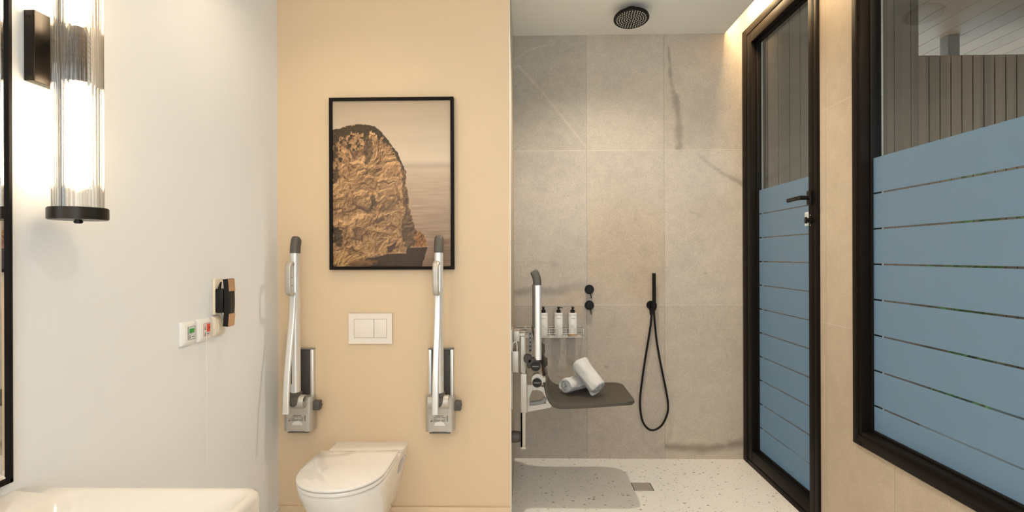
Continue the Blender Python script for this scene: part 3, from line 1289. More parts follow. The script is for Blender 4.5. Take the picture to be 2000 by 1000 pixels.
# ------------------------------------------------------------------ wall lamp
LY, LX = 1.43, onp(153, 417, 1, 1.43).x
zpl0, zpl1 = 1.732, 1.905
la = thing('wall_lamp', 'fluted glass cylinder wall lamp with black caps beside the mirror', 'lamp', (XL, LY, 1.39))
bm = newbm()
box(bm, XL + .001, XL + .028, 1.374, 1.49, zpl0, zpl1, .0015)
pl = obj('wall_plate', bm, 'bronze_black', la)
for z in (zpl0 + .016, zpl1 - .016):
    bm = newbm()
    cyl(bm, (XL + .0145, 0, z), .0032, 1.3725, 1.376, 1, seg=14)
    obj('screw', bm, 'black_plastic', pl)
zm = (zpl0 + zpl1) / 2
for z in (zm - .027, zm + .027):
    bm = newbm()
    cyl(bm, (0, LY - .004, z), .010, XL + .027, XL + .042, 0, bev=.003)
    cyl(bm, (0, LY - .004, z), .006, XL + .038, LX - .045, 0)
    obj('arm', bm, 'knob_steel', la)
ZL0, ZL1 = 1.395, 2.245
for nm_, z0, z1 in (('bottom_cap', ZL0, ZL0 + .030), ('top_cap', ZL1 - .030, ZL1)):
    bm = newbm()
    cyl(bm, (LX, LY, 0), .0650, z0, z1, 2, seg=64, bev=.002)
    if nm_ == 'bottom_cap':
        cyl(bm, (LX, LY, 0), .010, z0 - .009, z0, 2, seg=24, bev=.002)
    obj(nm_, bm, 'bronze_black', la)
bm = newbm()
cyl(bm, (LX - .010, LY - .040, 0), .0058, ZL0 + .02, ZL1 - .02, 2, seg=16)
obj('rod', bm, 'bronze_black', la)
bm = newbm()
nr, sub = 36, 6
ro_, ri_ = [], []
for k in range(nr * sub):
    a_ = 2 * PI * k / (nr * sub)
    rb_ = .0512 + .0036 * abs(math.sin(PI * k / sub))
    ro_.append((LX + rb_ * math.cos(a_), LY + rb_ * math.sin(a_)))
    ri_.append((LX + .0495 * math.cos(a_), LY + .0495 * math.sin(a_)))
za, zb = ZL0 + .028, ZL1 - .028
loft(bm, [[Vector((x, y, z)) for x, y in q] for q, z in ((ro_, za), (ro_, zb), (ri_, zb), (ri_, za), (ro_, za))], False, False)
obj('fluted_shade', bm, 'fluted_glass', la, smooth=50)
bm = newbm()
lathe(bm, [(.005, 1.742), (.022, 1.742), (.024, 1.75), (.024, 1.87), (.018, 1.885), (.005, 1.885)], (LX, LY), 24)
for k in range(9):
    lathe(bm, [(.020, 1.752 + k * .013), (.0262, 1.754 + k * .013), (.0262, 1.758 + k * .013), (.020, 1.760 + k * .013)], (LX, LY), 24)
obj('lamp_holder', bm, 'bronze_black', la)
bm = newbm()
lathe(bm, [(.002, 1.475), (.022, 1.485), (.030, 1.505), (.030, 1.705), (.024, 1.735), (.012, 1.742)], (LX, LY), 24)
obj('bulb', bm, 'bulb_glow', la)
bm = newbm()
lathe(bm, [(.002, 2.160), (.022, 2.150), (.030, 2.130), (.030, 1.935), (.024, 1.905), (.012, 1.886)], (LX, LY), 24)
obj('bulb', bm, 'bulb_glow', la)

# ------------------------------------------------------------------ switches by the corner


def wallplate(name, label, y0, y1, z0, z1, mat='white_plastic', dp=.016):
    o = thing(name, label, 'wall switch', (XL, (y0 + y1) / 2, z0))
    b_ = newbm()
    w_, h_ = y1 - y0, z1 - z0
    cy, cz = (y0 + y1) / 2, (z0 + z1) / 2
    rg_ = []
    for x, i, r in ((.0006, .0, .004), (.008, 0, .004), (dp * .8, .006, .006), (dp, .012, .007)):
        rg_.append([Vector((XL + x, cy + a_, cz + c_)) for a_, c_ in rrect(w_ - 2 * i, h_ - 2 * i, r)])
    loft(b_, rg_)
    obj('cover', b_, mat, o)
    return o


zs0, zs1 = .984, 1.068
XS = XL + .016
o1 = wallplate('reset_switch', 'white wall plate with green reset button, nearest to the mirror', 1.998, 2.083, zs0, zs1)
o2 = wallplate('alarm_switch', 'white wall plate with red alarm button and hanging pull cord', 2.097, 2.182, zs0, zs1)


def panel(o, cy, cz, w_, h_, edge):
    b_ = newbm()
    box(b_, XS - .001, XS + .0008, cy - w_ / 2, cy + w_ / 2, cz - h_ / 2, cz + h_ / 2)
    p = obj('button_panel', b_, 'button_grey', o, smooth=0)
    b_ = newbm()
    e = .0009
    for y0, y1, z0, z1 in ((cy - w_ / 2, cy - w_ / 2 + e, cz - h_ / 2, cz + h_ / 2), (cy + w_ / 2 - e, cy + w_ / 2, cz - h_ / 2, cz + h_ / 2),
                           (cy - w_ / 2, cy + w_ / 2, cz - h_ / 2, cz - h_ / 2 + e), (cy - w_ / 2, cy + w_ / 2, cz + h_ / 2 - e, cz + h_ / 2)):
        box(b_, XS + .0002, XS + .0014, y0, y1, z0, z1)
    obj('outline', b_, edge, p, smooth=0)
    return p


def marks(o, cy, z, w_):
    """small figure and text strokes"""
    b_ = newbm()
    cyl(b_, (0, cy - w_ * .28, z + .006), .0016, XS + .0008, XS + .0016, 0, seg=12)
    box(b_, XS + .0008, XS + .0016, cy - w_ * .28 - .0012, cy - w_ * .28 + .0012, z - .003, z + .004)
    box(b_, XS + .0008, XS + .0016, cy - w_ * .28 - .0030, cy - w_ * .28 + .0028, z - .0045, z - .003)
    for k, dz in enumerate((0, .001, -.0005, .0012)):
        box(b_, XS + .0008, XS + .0016, cy + w_ * (.02 + .1 * k), cy + w_ * (.09 + .1 * k), z - .0012 + dz, z + .0012 + dz)
    obj('symbol', b_, 'ink', o, smooth=0)


p = panel(o1, 2.047, 1.027, .044, .046, 'ink')
bm = newbm()
box(bm, XS + .0005, XS + .004, 2.033, 2.060, 1.027, 1.043, .0012)
obj('green_button', bm, 'button_green', p)
marks(p, 2.047, 1.013, .04)
p = panel(o2, 2.147, 1.027, .044, .048, 'button_red')
bm = newbm()
box(bm, XS + .0005, XS + .005, 2.146, 2.163, 1.018, 1.047, .0012)
obj('red_button', bm, 'button_red', p)
bm = newbm()
box(bm, XS + .005, XS + .0058, 2.151, 2.157, 1.030, 1.036, .0005)
obj('dot', bm, 'ink', p)
bm = newbm()
cyl(bm, (0, 2.134, 1.0375), .0016, XS + .0008, XS + .0016, 0, seg=12)
box(bm, XS + .0008, XS + .0016, 2.1325, 2.1355, 1.029, 1.0355)
box(bm, XS + .0008, XS + .0016, 2.131, 2.140, 1.0275, 1.029)
obj('symbol', bm, 'ink', p, smooth=0)
marks(p, 2.147, 1.010, .04)
bm = newbm()
cx_ = XS + .004
tube(bm, [(cx_, 2.137, 1.012), (cx_, 2.137, .9), (cx_, 2.137, .3), (cx_, 2.137, .11)], .0013, 6)
pcord = obj('pull_cord', bm, 'cord_white', o2)
bm = newbm()
cyl(bm, (cx_, 2.137, 0), .006, .10, .125, 2, r2=.003, seg=16)
obj('bead', bm, 'white_plastic', pcord)
o3 = wallplate('light_switch', 'ivory wall plate tucked under the dark wall telephone', 2.206, 2.288, .992, 1.068, 'ivory_plastic', .018)
bm = newbm()
box(bm, XL + .017, XL + .020, 2.222, 2.272, 1.005, 1.055, .002)
obj('rocker', bm, 'ivory_plastic', o3)

# wall telephone
tp = thing('wall_telephone', 'black wall telephone handset with copper ends above the ivory plate', 'telephone', (XL, 2.24, 1.075))
bm = newbm()
box(bm, XL + .001, XL + .012, 2.212, 2.270, 1.075, 1.215, .002)
obj('back_plate', bm, 'ivory_plastic', tp)
bm = newbm()
box(bm, XL + .010, XL + .042, 2.214, 2.262, 1.082, 1.176, .005)
sweep(bm, [(XL + .018, 2.232, 1.170), (XL + .022, 2.232, 1.190), (XL + .026, 2.232, 1.202)], rrect(.012, .010, .004), (0, 1, 0), [1, .8, .45])
obj('cradle', bm, 'black_plastic', tp)
bm = newbm()
y0h, y1h = 2.217, 2.263
hp_ = [(XL + .049, 0, 1.029), (XL + .052, 0, 1.06), (XL + .055, 0, 1.12), (XL + .053, 0, 1.18), (XL + .050, 0, 1.214)]
for i in range(1):
    pts = spline(hp_, 6)
    sweep(bm, [(p_[0], (y0h + y1h) / 2, p_[2]) for p_ in pts], rrect(y1h - y0h, .022, .003), (0, 1, 0))
hs = obj('handset', bm, 'black_plastic', tp)
for z0, z1, xx0, xx1 in ((1.0295, 1.078, XL + .0622, XL + .0662), (1.166, 1.2135, XL + .0664, XL + .0632)):
    bm = newbm()
    poly = [(XL + .055, z0), (xx0, z0), (xx1, z1), (XL + .055, z1)]
    prism(bm, poly, 1, y0h + .0015, y1h + .001, .0006)
    obj('copper_end', bm, 'copper', hs)['label'] = 'copper coloured end cap'
bm = newbm()
cyl(bm, (0, 2.242, 1.185), .0022, XL + .0625, XL + .0650, 0, seg=12)
obj('microphone_hole', bm, 'ink', hs)
bm = newbm()
tube(bm, spline([(XL + .028, 2.226, 1.084), (XL + .034, 2.224, 1.070), (XL + .040, 2.224, 1.050), (XL + .044, 2.228, 1.034)], 5), .0025, 8)
obj('handset_cord', bm, 'mid_grey', tp)

# ------------------------------------------------------------------ folding grab rails


def make_rail(xc, label):
    o = thing('grab_rail', label, 'grab rail', (xc, YT, .452), 'folding grab rails by the toilet')
    # track plate
    b_ = newbm()
    box(b_, xc - .060, xc - .045, YT - .030, YT - .001, .47, .848, .003)
    box(b_, xc + .045, xc + .060, YT - .030, YT - .001, .47, .848, .003)
    box(b_, xc - .060, xc + .060, YT - .012, YT - .001, .47, .848, .001)
    tr_ = obj('track', b_, 'aluminium', o)
    b_ = newbm()
    box(b_, xc - .045, xc + .045, YT - .024, YT - .011, .475, .845, .001)
    obj('slot_cover', b_, 'dark_slot', tr_)
    b_ = newbm()
    box(b_, xc - .062, xc + .062, YT - .031, YT - .001, .848, .852, .001)
    obj('end_cap', b_, 'mid_grey', tr_)
    # bracket
    b_ = newbm()
    pr = rrect(.138, .074, .022, 6)
    loft(b_, [[Vector((xc + a_, YT - .039 + c_ , z)) for a_, c_ in pr] for z in (.462, .626)])
    br = obj('bracket', b_, 'satin_silver', o)
    b_ = newbm()
    box(b_, xc - .050, xc + .048, YT - .0775, YT - .070, .545, .612, .002)
    obj('cover_plate', b_, 'satin_silver', br)
    b_ = newbm()
    box(b_, xc - .050, xc + .050, YT - .070, YT - .006, .453, .461, .002)
    box(b_, xc - .036, xc + .036, YT - .079, YT - .066, .456, .464, .002)
    obj('release_lever', b_, 'grey_plastic', br)
    b_ = newbm()
    hd = [(xc + .026 * math.cos(k * PI / 16), .493 + .020 * math.sin(k * PI / 16)) for k in range(17)]
    prism(b_, hd, 1, YT - .0768, YT - .0755)
    obj('thumb_pad', b_, 'aluminium', br)
    b_ = newbm()
    yl = YT - .0764
    textmesh(b_, 'PRESSALIT', .009, basis((xc, yl, .5385), (1, 0, 0), (0, 0, 1)))
    rnd_ = random.Random(4)
    for z, xa, xb in ((.5315, -.028, -.008), (.5315, .010, .030), (.525, -.028, -.012), (.525, .020, .028), (.519, -.030, .000), (.519, .008, .028), (.5145, -.030, -.002), (.5145, .010, .028)):
        x_ = xa
        while x_ < xb:
            w_ = rnd_.uniform(.002, .005)
            box(b_, xc + x_, xc + x_ + w_, yl - .0003, yl + .001, z - .001, z + .001)
            x_ += w_ + .0012
    box(b_, xc - .002, xc + .002, yl - .0003, yl + .001, .530, .533)
    box(b_, xc - .0365, xc - .0355, yl - .0003, yl + .001, .514, .528)
    box(b_, xc - .0365, xc - .034, yl - .0003, yl + .001, .514, .516)
    for k in range(7):
        box(b_, xc + .0345, xc + .0395, yl - .0003, yl + .001, .513 + k * .004, .5155 + k * .004)
    box(b_, xc - .043, xc - .036, yl - .0003, yl + .001, .512, .5165)
    obj('label_print', b_, 'ink', br, smooth=0)
    # clamp knob on the side
    b_ = newbm()
    box(b_, xc + .066, xc + .100, YT - .058, YT - .018, .558, .602, .004)
    box(b_, xc + .078, xc + .102, YT - .062, YT - .014, .576, .580, .001)
    obj('clamp_knob', b_, 'grey_plastic', o)
    # hinge barrel
    b_ = newbm()
    rg_ = []
    yb_, zb_ = YT - .102, .614
    for x_, r in ((xc - .050, .030), (xc - .048, .032), (xc + .045, .032), (xc + .0475, .031), (xc + .0475, .026), (xc + .030, .025)):
        rg_.append([Vector((x_, yb_ + r * math.cos(2 * PI * k / 32), zb_ + r * math.sin(2 * PI * k / 32))) for k in range(32)])
    loft(b_, rg_)
    box(b_, xc - .044, xc + .042, YT - .100, YT - .070, .585, .612, .004)
    hb = obj('hinge_barrel', b_, 'satin_silver', o)
    b_ = newbm()
    cyl(b_, (0, yb_, zb_), .0245, xc + .0302, xc + .034, 0, seg=24)
    box(b_, xc + .034, xc + .036, yb_ - .002, yb_ + .002, zb_ - .024, zb_ + .024)
    obj('hinge_core', b_, 'black_plastic', hb)
    # grey boot that wraps the barrel, round tongue in front
    b_ = newbm()
    rg_ = []
    for k in range(11):
        t_ = k / 10
        z = .592 + t_ * .066
        hw = .0235 * math.sqrt(max(1 - (1 - min(t_ / .55, 1)) ** 2, .02))
        dz = z - zb_
        yf = yb_ - math.sqrt(max(.0345 ** 2 - dz * dz, .026 ** 2)) if dz < .026 else yb_ - .028
        rg_.append([Vector((xc + .001 + a_ * hw / .0235, y_, z)) for a_, y_ in ((-.0235, yf), (-.008, yf - .0015), (.008, yf - .0015), (.0235, yf), (.0235, yb_ + .0), (-.0235, yb_ + .0))])
    loft(b_, rg_)
    box(b_, xc - .021, xc + .027, yb_ - .028, yb_ + .026, .640, .660, .004)
    obj('boot', b_, 'grey_plastic', hb)
    # main tube
    xt = xc + .003
    ty = yb_ - .001
    b_ = newbm()
    loft(b_, [[Vector((xt + a_, ty + c_, z)) for a_, c_ in rrect(.040, .052, .017, 6)] for z in (.655, 1.317)])
    mt = obj('rail_tube', b_, 'aluminium', o)
    b_ = newbm()
    sweep(b_, spline([(xt, ty, 1.316), (xt, ty + .002, 1.34), (xt, ty + .009, 1.365), (xt, ty + .020, 1.387)], 4), rrect(.042, .054, .018, 6), (1, 0, 0), [1] * 10 + [.985, .95, .86])
    obj('end_grip', b_, 'grey_plastic', o)
    b_ = newbm()
    box(b_, xt - .013, xt - .007, ty - .0268, ty - .020, .70, 1.00, .002)
    obj('leg_channel', b_, 'grey_plastic', mt)
    for z in (1.165, 1.203):
        b_ = newbm()
        cyl(b_, (xt - .006, 0, z), .0028, ty - .0272, ty - .024, 1, seg=14)
        obj('screw', b_, 'grey_plastic', mt)
    # loop handle in front
    b_ = newbm()
    yh_ = ty - .026
    hpts = [(xt - .004, yh_ + .006, 1.128), (xt - .004, yh_ - .020, 1.126), (xt - .004, yh_ - .040, 1.136), (xt - .004, yh_ - .046, 1.160), (xt - .004, yh_ - .046, 1.195), (xt - .004, yh_ - .046, 1.235), (xt - .004, yh_ - .040, 1.258), (xt - .004, yh_ - .022, 1.270), (xt - .004, yh_ - .008, 1.266)]
    sweep(b_, spline(hpts, 5), rrect(.030, .018, .0085, 5), (1, 0, 0))
    obj('loop_handle', b_, 'satin_silver', o)
    # folded support leg
    b_ = newbm()
    lp = [(xt - .003, ty - .020, 1.130), (xt - .003, ty - .024, 1.06), (xt - .003, ty - .038, .975), (xt - .003, ty - .066, .86), (xt - .003, ty - .090, .74), (xt - .003, ty - .102, .64), (xt - .003, ty - .106, .582)]
    sweep(b_, spline(lp, 6), rrect(.030, .016, .0075, 5), (1, 0, 0))
    obj('support_leg', b_, 'aluminium', o)
    return o


XB1 = onp(577, 650, 1, YT - .103).x - .003
XB2 = onp(857.5, 650, 1, YT - .103).x - .003
r1 = make_rail(XB1, 'folded up silver grab rail in the corner near the wall switches')
r2 = copy_tree(r1)
r2.location.x = XB2
r2['label'] = 'folded up silver grab rail in front of the picture frame corner'

# ------------------------------------------------------------------ shower fittings
# ceiling head
HZ = ZC - .055
hq = onp(1233, 36, 2, HZ - .004)
sh = thing('rain_shower_head', 'round black rain shower head hanging from the shower ceiling', 'shower head', (hq.x, hq.y, ZC))
bm = newbm()
lathe(bm, [(.02, HZ + .012), (.085, HZ + .009), (.098, HZ + .005), (.1005, HZ), (.1005, HZ - .007), (.098, HZ - .010), (.02, HZ - .010)], (hq.x, hq.y), 56)
TILT = Matrix.Translation((hq.x, hq.y, HZ)) @ Matrix.Rotation(math.radians(-10), 4, 'X') @ Matrix.Translation((-hq.x, -hq.y, -HZ))
bm.transform(TILT)
hd_ = obj('head_disc', bm, 'black_metal', sh)
bm = newbm()
for k, (rr_, n_) in enumerate(((.082, 34), (.068, 28), (.054, 22), (.040, 16), (.026, 11), (.012, 5))):
    for i in range(n_):
        a_ = 2 * PI * (i + .5 * (k % 2)) / n_
        cyl(bm, (hq.x + rr_ * math.cos(a_), hq.y + rr_ * math.sin(a_), 0), .0034, HZ - .0125, HZ - .0095, 2, r2=.0034, seg=8)
bm.transform(TILT)
nz_ = obj('nozzles', bm, 'nozzle_white', hd_)
bm = newbm()
cyl(bm, (hq.x, hq.y, 0), .013, HZ + .010, ZC - .004, 2)
cyl(bm, (hq.x, hq.y, 0), .030, ZC - .007, ZC - .0005, 2, bev=.002)
obj('ceiling_arm', bm, 'black_metal', sh)

# valves


def valve(px, py, label):
    c = onp(px, py, 1, D - .02)
    o = thing('shower_valve', label, 'shower valve', (c.x, D, c.z), 'shower valves on the tiled wall')
    b_ = newbm()
    cyl(b_, (c.x, 0, c.z), .030, D - .010, D - .0005, 1, bev=.0015, seg=40)
    obj('rosette', b_, 'black_metal', o)
    b_ = newbm()
    cyl(b_, (c.x, 0, c.z), .021, D - .050, D - .009, 1, bev=.003, seg=32)
    kb = obj('knob', b_, 'black_metal', o)
    b_ = newbm()
    tube(b_, [(c.x + .003, D - .042, c.z - .015), (c.x + .006, D - .046, c.z - .035), (c.x + .0085, D - .048, c.z - .054)], .0035, 10)
    obj('lever', b_, 'black_metal', kb)


valve(1151.5, 565.5, 'round black shower valve above its twin on the stone tiles')
valve(1151.5, 596.5, 'round black shower valve below its twin, by the tile joint')

# hand shower
hc = onp(1271.5, 596, 1, D - .01)
hs_ = thing('hand_shower', 'slim black hand shower with looping hose on the stone tiles', 'hand shower', (hc.x, D, hc.z - .8))
bm = newbm()
cyl(bm, (hc.x, 0, hc.z), .028, D - .008, D - .0005, 1, bev=.0015, seg=36)
obj('rosette', bm, 'black_metal', hs_)
tc_ = onp(1277.5, 570, 1, D - .055)
bm = newbm()
tube(bm, [(hc.x + .002, D - .007, hc.z), (hc.x + .008, D - .03, hc.z), (tc_.x, D - .055, hc.z)], .011, 16)
cyl(bm, (tc_.x, D - .055, 0), .016, hc.z - .016, hc.z + .016, 2, bev=.002)
obj('holder', bm, 'black_metal', hs_)
bm = newbm()
zt = onp(1277.5, 533.5, 1, D - .055).z
zb_ = onp(1277, 606, 1, D - .055).z
cyl(bm, (tc_.x, D - .055, 0), .0115, zb_, zt, 2, bev=.001, seg=24)
obj('wand', bm, 'black_metal', hs_)
bm = newbm()
hose = [(1276.5, 601), (1277.5, 612), (1279, 632), (1283, 669), (1293, 724), (1301, 763), (1305, 792), (1302, 812), (1292, 831), (1277, 840), (1264, 836), (1254, 819), (1250, 786), (1254, 744), (1262, 690), (1270, 641), (1272.5, 614), (1272, 604)]
hps = []
for i, p_ in enumerate(hose):
    t_ = i / (len(hose) - 1)
    yy = D - .055 + .030 * math.sin(t_ * PI / 2 * 1.0) - (.012 if 3 < i < 13 else 0)
    hps.append(onp(p_[0], p_[1], 1, min(yy, D - .018)))
hps[-1] = Vector((hps[-1].x, D - .022, hps[-1].z))
tube(bm, spline(hps, 8), .0066, 12)
obj('hose', bm, 'black_metal', hs_)
bm = newbm()
cyl(bm, (hps[-1].x, D - .022, 0), .010, hps[-1].z - .035, hps[-1].z - .0, 2, seg=20)
cyl(bm, (hps[-1].x, 0, hps[-1].z - .004), .009, D - .028, D - .005, 1, seg=20)
obj('wall_elbow', bm, 'black_metal', hs_)

# floor drain
dq = [onp(x_, y_, 2, 0) for x_, y_ in ((1232.5, 943), (1269, 943), (1279, 959), (1238.5, 959))]
dcx = sum(v.x for v in dq) / 4
dcy = sum(v.y for v in dq) / 4
dw = .055
t = thing('floor_drain', 'square steel drain cover set in the terrazzo shower floor', 'drain', (dcx, dcy, 0))
bm = newbm()
box(bm, dcx - dw, dcx + dw, dcy - dw, dcy + dw, -.003, .0012)
obj('frame_gap', bm, 'dark_slot', t, smooth=0)
bm = newbm()
box(bm, dcx - dw + .0035, dcx + dw - .005, dcy - dw + .0015, dcy + dw - .0005, -.002, .0026, .0006, 1)
obj('cover', bm, 'drain_steel', t)

# wire basket and bottles
BX0, BX1, BY0, BY1, BZ0, BZ1 = XE + .012, onp(1139.5, 645, 1, 3.59).x, 3.59, D - .004, .792, .846
bk = thing('wire_basket', 'chrome wire basket on the stone tiles holding three pump bottles', 'basket', ((BX0 + BX1) / 2, D, BZ0))
bm = newbm()
wr = .0017


def wire(*pts, r=wr):
    tube(bm, pts, r, 8)


for z in (BZ1, (BZ0 + BZ1) / 2 - .003, BZ0):
    wire((BX0, BY0, z), (BX1, BY0, z), r=.0021 if z == BZ1 else wr)
    wire((BX0, BY1, z), (BX1, BY1, z))
    wire((BX0, BY0, z), (BX0, BY1, z))
    wire((BX1, BY0, z), (BX1, BY1, z))
n_ = 8
for k in range(n_ + 1):
    x_ = BX0 + (BX1 - BX0) * k / n_
    wire((x_, BY0, BZ1), (x_, BY0, BZ0), (x_, BY1, BZ0), (x_, BY1, BZ1))
for k in range(1, 4):
    y_ = BY0 + (BY1 - BY0) * k / 4
    wire((BX0, y_, BZ0), (BX1, y_, BZ0))
obj('wires', bm, 'wire_steel', bk)
for x_ in (BX0 + .06, BX1 - .06):
    bm = newbm()
    cyl(bm, (x_, 0, BZ1 - .008), .009, D - .006, D - .0005, 1, seg=18)
    obj('wall_fixing', bm, 'wire_steel', bk)


def bottle(px, spout, label, amber=False):
    c = onp(px, 630, 1, 3.645)
    x_, y_ = c.x, 3.645
    z0 = BZ0 + .0022
    o = thing('pump_bottle', label, 'bottle', (x_, y_, z0), 'pump bottles in the wire basket')
    b_ = newbm()
    lathe(b_, [(.024, z0), (.0268, z0 + .002), (.0275, z0 + .006), (.0275, z0 + .128), (.0272, z0 + .1285), (.0272, z0 + .1295), (.0275, z0 + .130), (.0275, z0 + .144), (.026, z0 + .146), (.012, z0 + .147)], (x_, y_), 36)
    bd = obj('body', b_, 'bottle_white', o)
    if amber:
        b_ = newbm()
        lathe(b_, [(.0272, z0 + .004), (.0279, z0 + .004), (.0279, z0 + .018), (.0272, z0 + .018)], (x_, y_), 36)
        obj('amber_base_band', b_, 'bottle_amber', bd)['label'] = 'amber band at the base'
    b_ = newbm()
    rr_ = .0279
    rnd_ = random.Random(int(px))

    def curved(u0, u1, z, h_):
        n = max(2, int((u1 - u0) / .003))
        rg_ = []
        for i in range(n + 1):
            a_ = -PI / 2 + (u0 + (u1 - u0) * i / n) / rr_
            rg_.append([Vector((x_ + q * math.cos(a_), y_ + q * math.sin(a_), zz)) for q, zz in ((rr_ - .001, z - h_ / 2), (rr_, z - h_ / 2), (rr_, z + h_ / 2), (rr_ - .001, z + h_ / 2))])
        loft(b_, rg_)
    u = -.012
    for k in range(7):
        curved(u, u + .0026, z0 + .114, .0045)
        u += .0036
    obj('name_print', b_, 'ink_grey', bd, smooth=0)
    b_ = newbm()
    for z in (.072, .066, .061, .056):
        curved(-.013, .013 - rnd_.uniform(0, .006), z0 + z, .0011)
    obj('text_print', b_, 'ink_grey', bd, smooth=0)
    b_ = newbm()
    lathe(b_, [(.010, z0 + .145), (.0132, z0 + .146), (.0132, z0 + .162), (.0115, z0 + .165), (.0060, z0 + .166), (.0060, z0 + .176), (.0085, z0 + .177), (.0085, z0 + .184), (.004, z0 + .185)], (x_, y_), 24)
    dx, dy = spout
    box(b_, -.007, .007, .0, .028, -.003, .003, .002, mat=Matrix.Translation((x_, y_, z0 + .181)) @ Matrix.Rotation(math.atan2(dy, dx) - PI / 2, 4, 'Z') @ Matrix.Rotation(-.12, 4, 'X'))
    obj('pump', b_, 'black_plastic', o)


bottle(1061.5, (-.1, -1), 'white pump bottle in the basket, next to the upright seat arm')
bottle(1091, (1, -.25), 'white pump bottle between two others, black spout turned sideways')
bottle(1118.5, (.1, -1), 'white pump bottle with amber base, nearest to the black valves', True)

# ------------------------------------------------------------------ shower seat
SYN, SYF = 2.95, 3.42
st_ = thing('shower_chair', 'grey folding shower chair with one raised arm, mounted on the shower side wall', 'shower chair', (XE, 3.18, .2))


def sp(px, py, y=SYN):
    p_ = onp(px, py, 1, y)
    return (p_.x, p_.z)


bot = [sp(*p_) for p_ in ((1061.5, 737), (1062.4, 752), (1067, 776), (1073, 790), (1084, 798), (1098, 800.5), (1132, 800), (1180, 797), (1216, 794.5), (1240, 793))]
top = [sp(*p_) for p_ in ((1070.5, 733), (1072, 752), (1077, 768), (1083, 780), (1093, 787), (1108, 790), (1136, 790), (1180, 788), (1216, 785.5), (1242, 784.5))]
bot = spline([(a_, 0, b_) for a_, b_ in bot], 3)
top = spline([(a_, 0, b_) for a_, b_ in top], 3)
bm = newbm()
NY = 28
rings = []
for j in range(NY + 1):
    t_ = j / NY
    e = abs(2 * t_ - 1)
    y_ = SYN + (SYF - SYN) * t_
    dish = -.010 * (1 - e ** 2.5)
    # plan rounding at the front and lip rounding at the back
    edge = .5 - abs(t_ - .5)
    wv_ = edge * (SYF - SYN)
    R_ = .05 + .05 * t_
    cut_ = R_ - math.sqrt(max(R_ * R_ - max(R_ - wv_, 0) ** 2, 0))
    lipcut = .05 - math.sqrt(max(.05 ** 2 - max(.05 - wv_, 0) ** 2, 0))
    th_ = 1 if 0 < j < NY else .55
    ring = []
    xmax = bot[-1][0]
    zb0 = top[12][2]

    def adj(p_, s_):
        x_, z_ = p_[0], p_[2]
        f_ = max(0, (x_ - .26) / (xmax - .26))
        x_ = x_ - cut_ * f_
        if z_ > zb0 + .012:
            z_ = zb0 + .012 + (z_ - zb0 - .012) * (1 - lipcut / .11)
        d_ = dish * max(0, min(1, (x_ - .10) / .08)) * max(0, min(1, (xmax - x_) / .12)) if s_ else 0
        return Vector((x_, y_, z_ + d_))
    B = [adj(p_, 0) for p_ in bot]
    T_ = [adj(p_, 1) for p_ in top]
    if th_ < 1:
        mids = [(a_ + b_) / 2 for a_, b_ in zip(B, T_)]
        B = [m_ + (a_ - m_) * th_ for a_, m_ in zip(B, mids)]
        T_ = [m_ + (a_ - m_) * th_ for a_, m_ in zip(T_, mids)]
    tipm = (B[-1] + T_[-1]) / 2 + Vector((.006, 0, -.001))
    lipm = (B[0] + T_[0]) / 2 + Vector((-.0, 0, .008))
    rings.append(B + [tipm] + list(reversed(T_)) + [lipm])
loft(bm, rings)
obj('seat_pad', bm, 'seat_plastic', st_, smooth=60)

# backrest
bm = newbm()
rings = []
for j in range(21):
    t_ = j / 20
    y_ = SYN + .01 + (SYF - SYN - .02) * t_
    e = abs(2 * t_ - 1)
    wv_ = (.5 - abs(t_ - .5)) * (SYF - SYN - .02)
    rc = .05 - math.sqrt(max(.05 ** 2 - max(.05 - wv_, 0) ** 2, 0))
    hol = .02 * (1 - e * e)
    P = []
    prof = [(.058, .905), (.066, .87), (.078, .80), (.092, .75), (.100, .728)]
    for (x_, z_) in prof:
        P.append((x_ - hol, z_))
    zlo, zhi = .728 + rc, .905 - rc
    Q = [(x_, min(max(z_, zlo), zhi)) for x_, z_ in P]
    th2 = .012 if 0 < j < 20 else .006
    A = [Vector((x_ + th2, y_, z_)) for x_, z_ in Q]
    Bk = [Vector((x_ - th2, y_, z_ )) for x_, z_ in reversed(Q)]
    rings.append(A + [Vector((Q[-1][0], y_, Q[-1][1] - .010))] + Bk + [Vector((Q[0][0], y_, Q[0][1] + .010))])
loft(bm, rings)
obj('backrest', bm, 'seat_plastic', st_, smooth=60)

YA = 2.90


def sx(px, y):
    return onp(px, 700, 1, y).x


def sz(py, y):
    return onp(1030, py, 1, y).z


# wall rail (lower), slider, upper rail
XRL = sx(1016, YA + .06)
bm = newbm()
y_a, y_b = YA + .03, YA + .11
xa, xb = sx(1016.3, y_a), sx(1026, y_a)
za, zb2 = sz(875, y_a), sz(650, y_a)
box(bm, xa, xa + .010, y_a, y_b, za, zb2, .001)
box(bm, xa, xb, y_a, y_a + .008, za, zb2, .001)
box(bm, xa, xb, y_b - .008, y_b, za, zb2, .001)
box(bm, xa - .002, xb + .002, y_a - .002, y_b + .002, za - .008, za + .004, .002)
obj('rail', bm, 'satin_silver', st_)
bm = newbm()
box(bm, xa - .002, sx(1029.5, y_a), y_a - .010, y_b + .008, sz(806, y_a), sz(729, y_a), .006, 3)
obj('slider', bm, 'satin_silver', st_)
bm = newbm()
box(bm, xa + .001, sx(1024.5, y_a), y_a - .006, y_b + .002, sz(728, y_a), sz(657, y_a), .003)
obj('upper_slider', bm, 'satin_silver', st_)
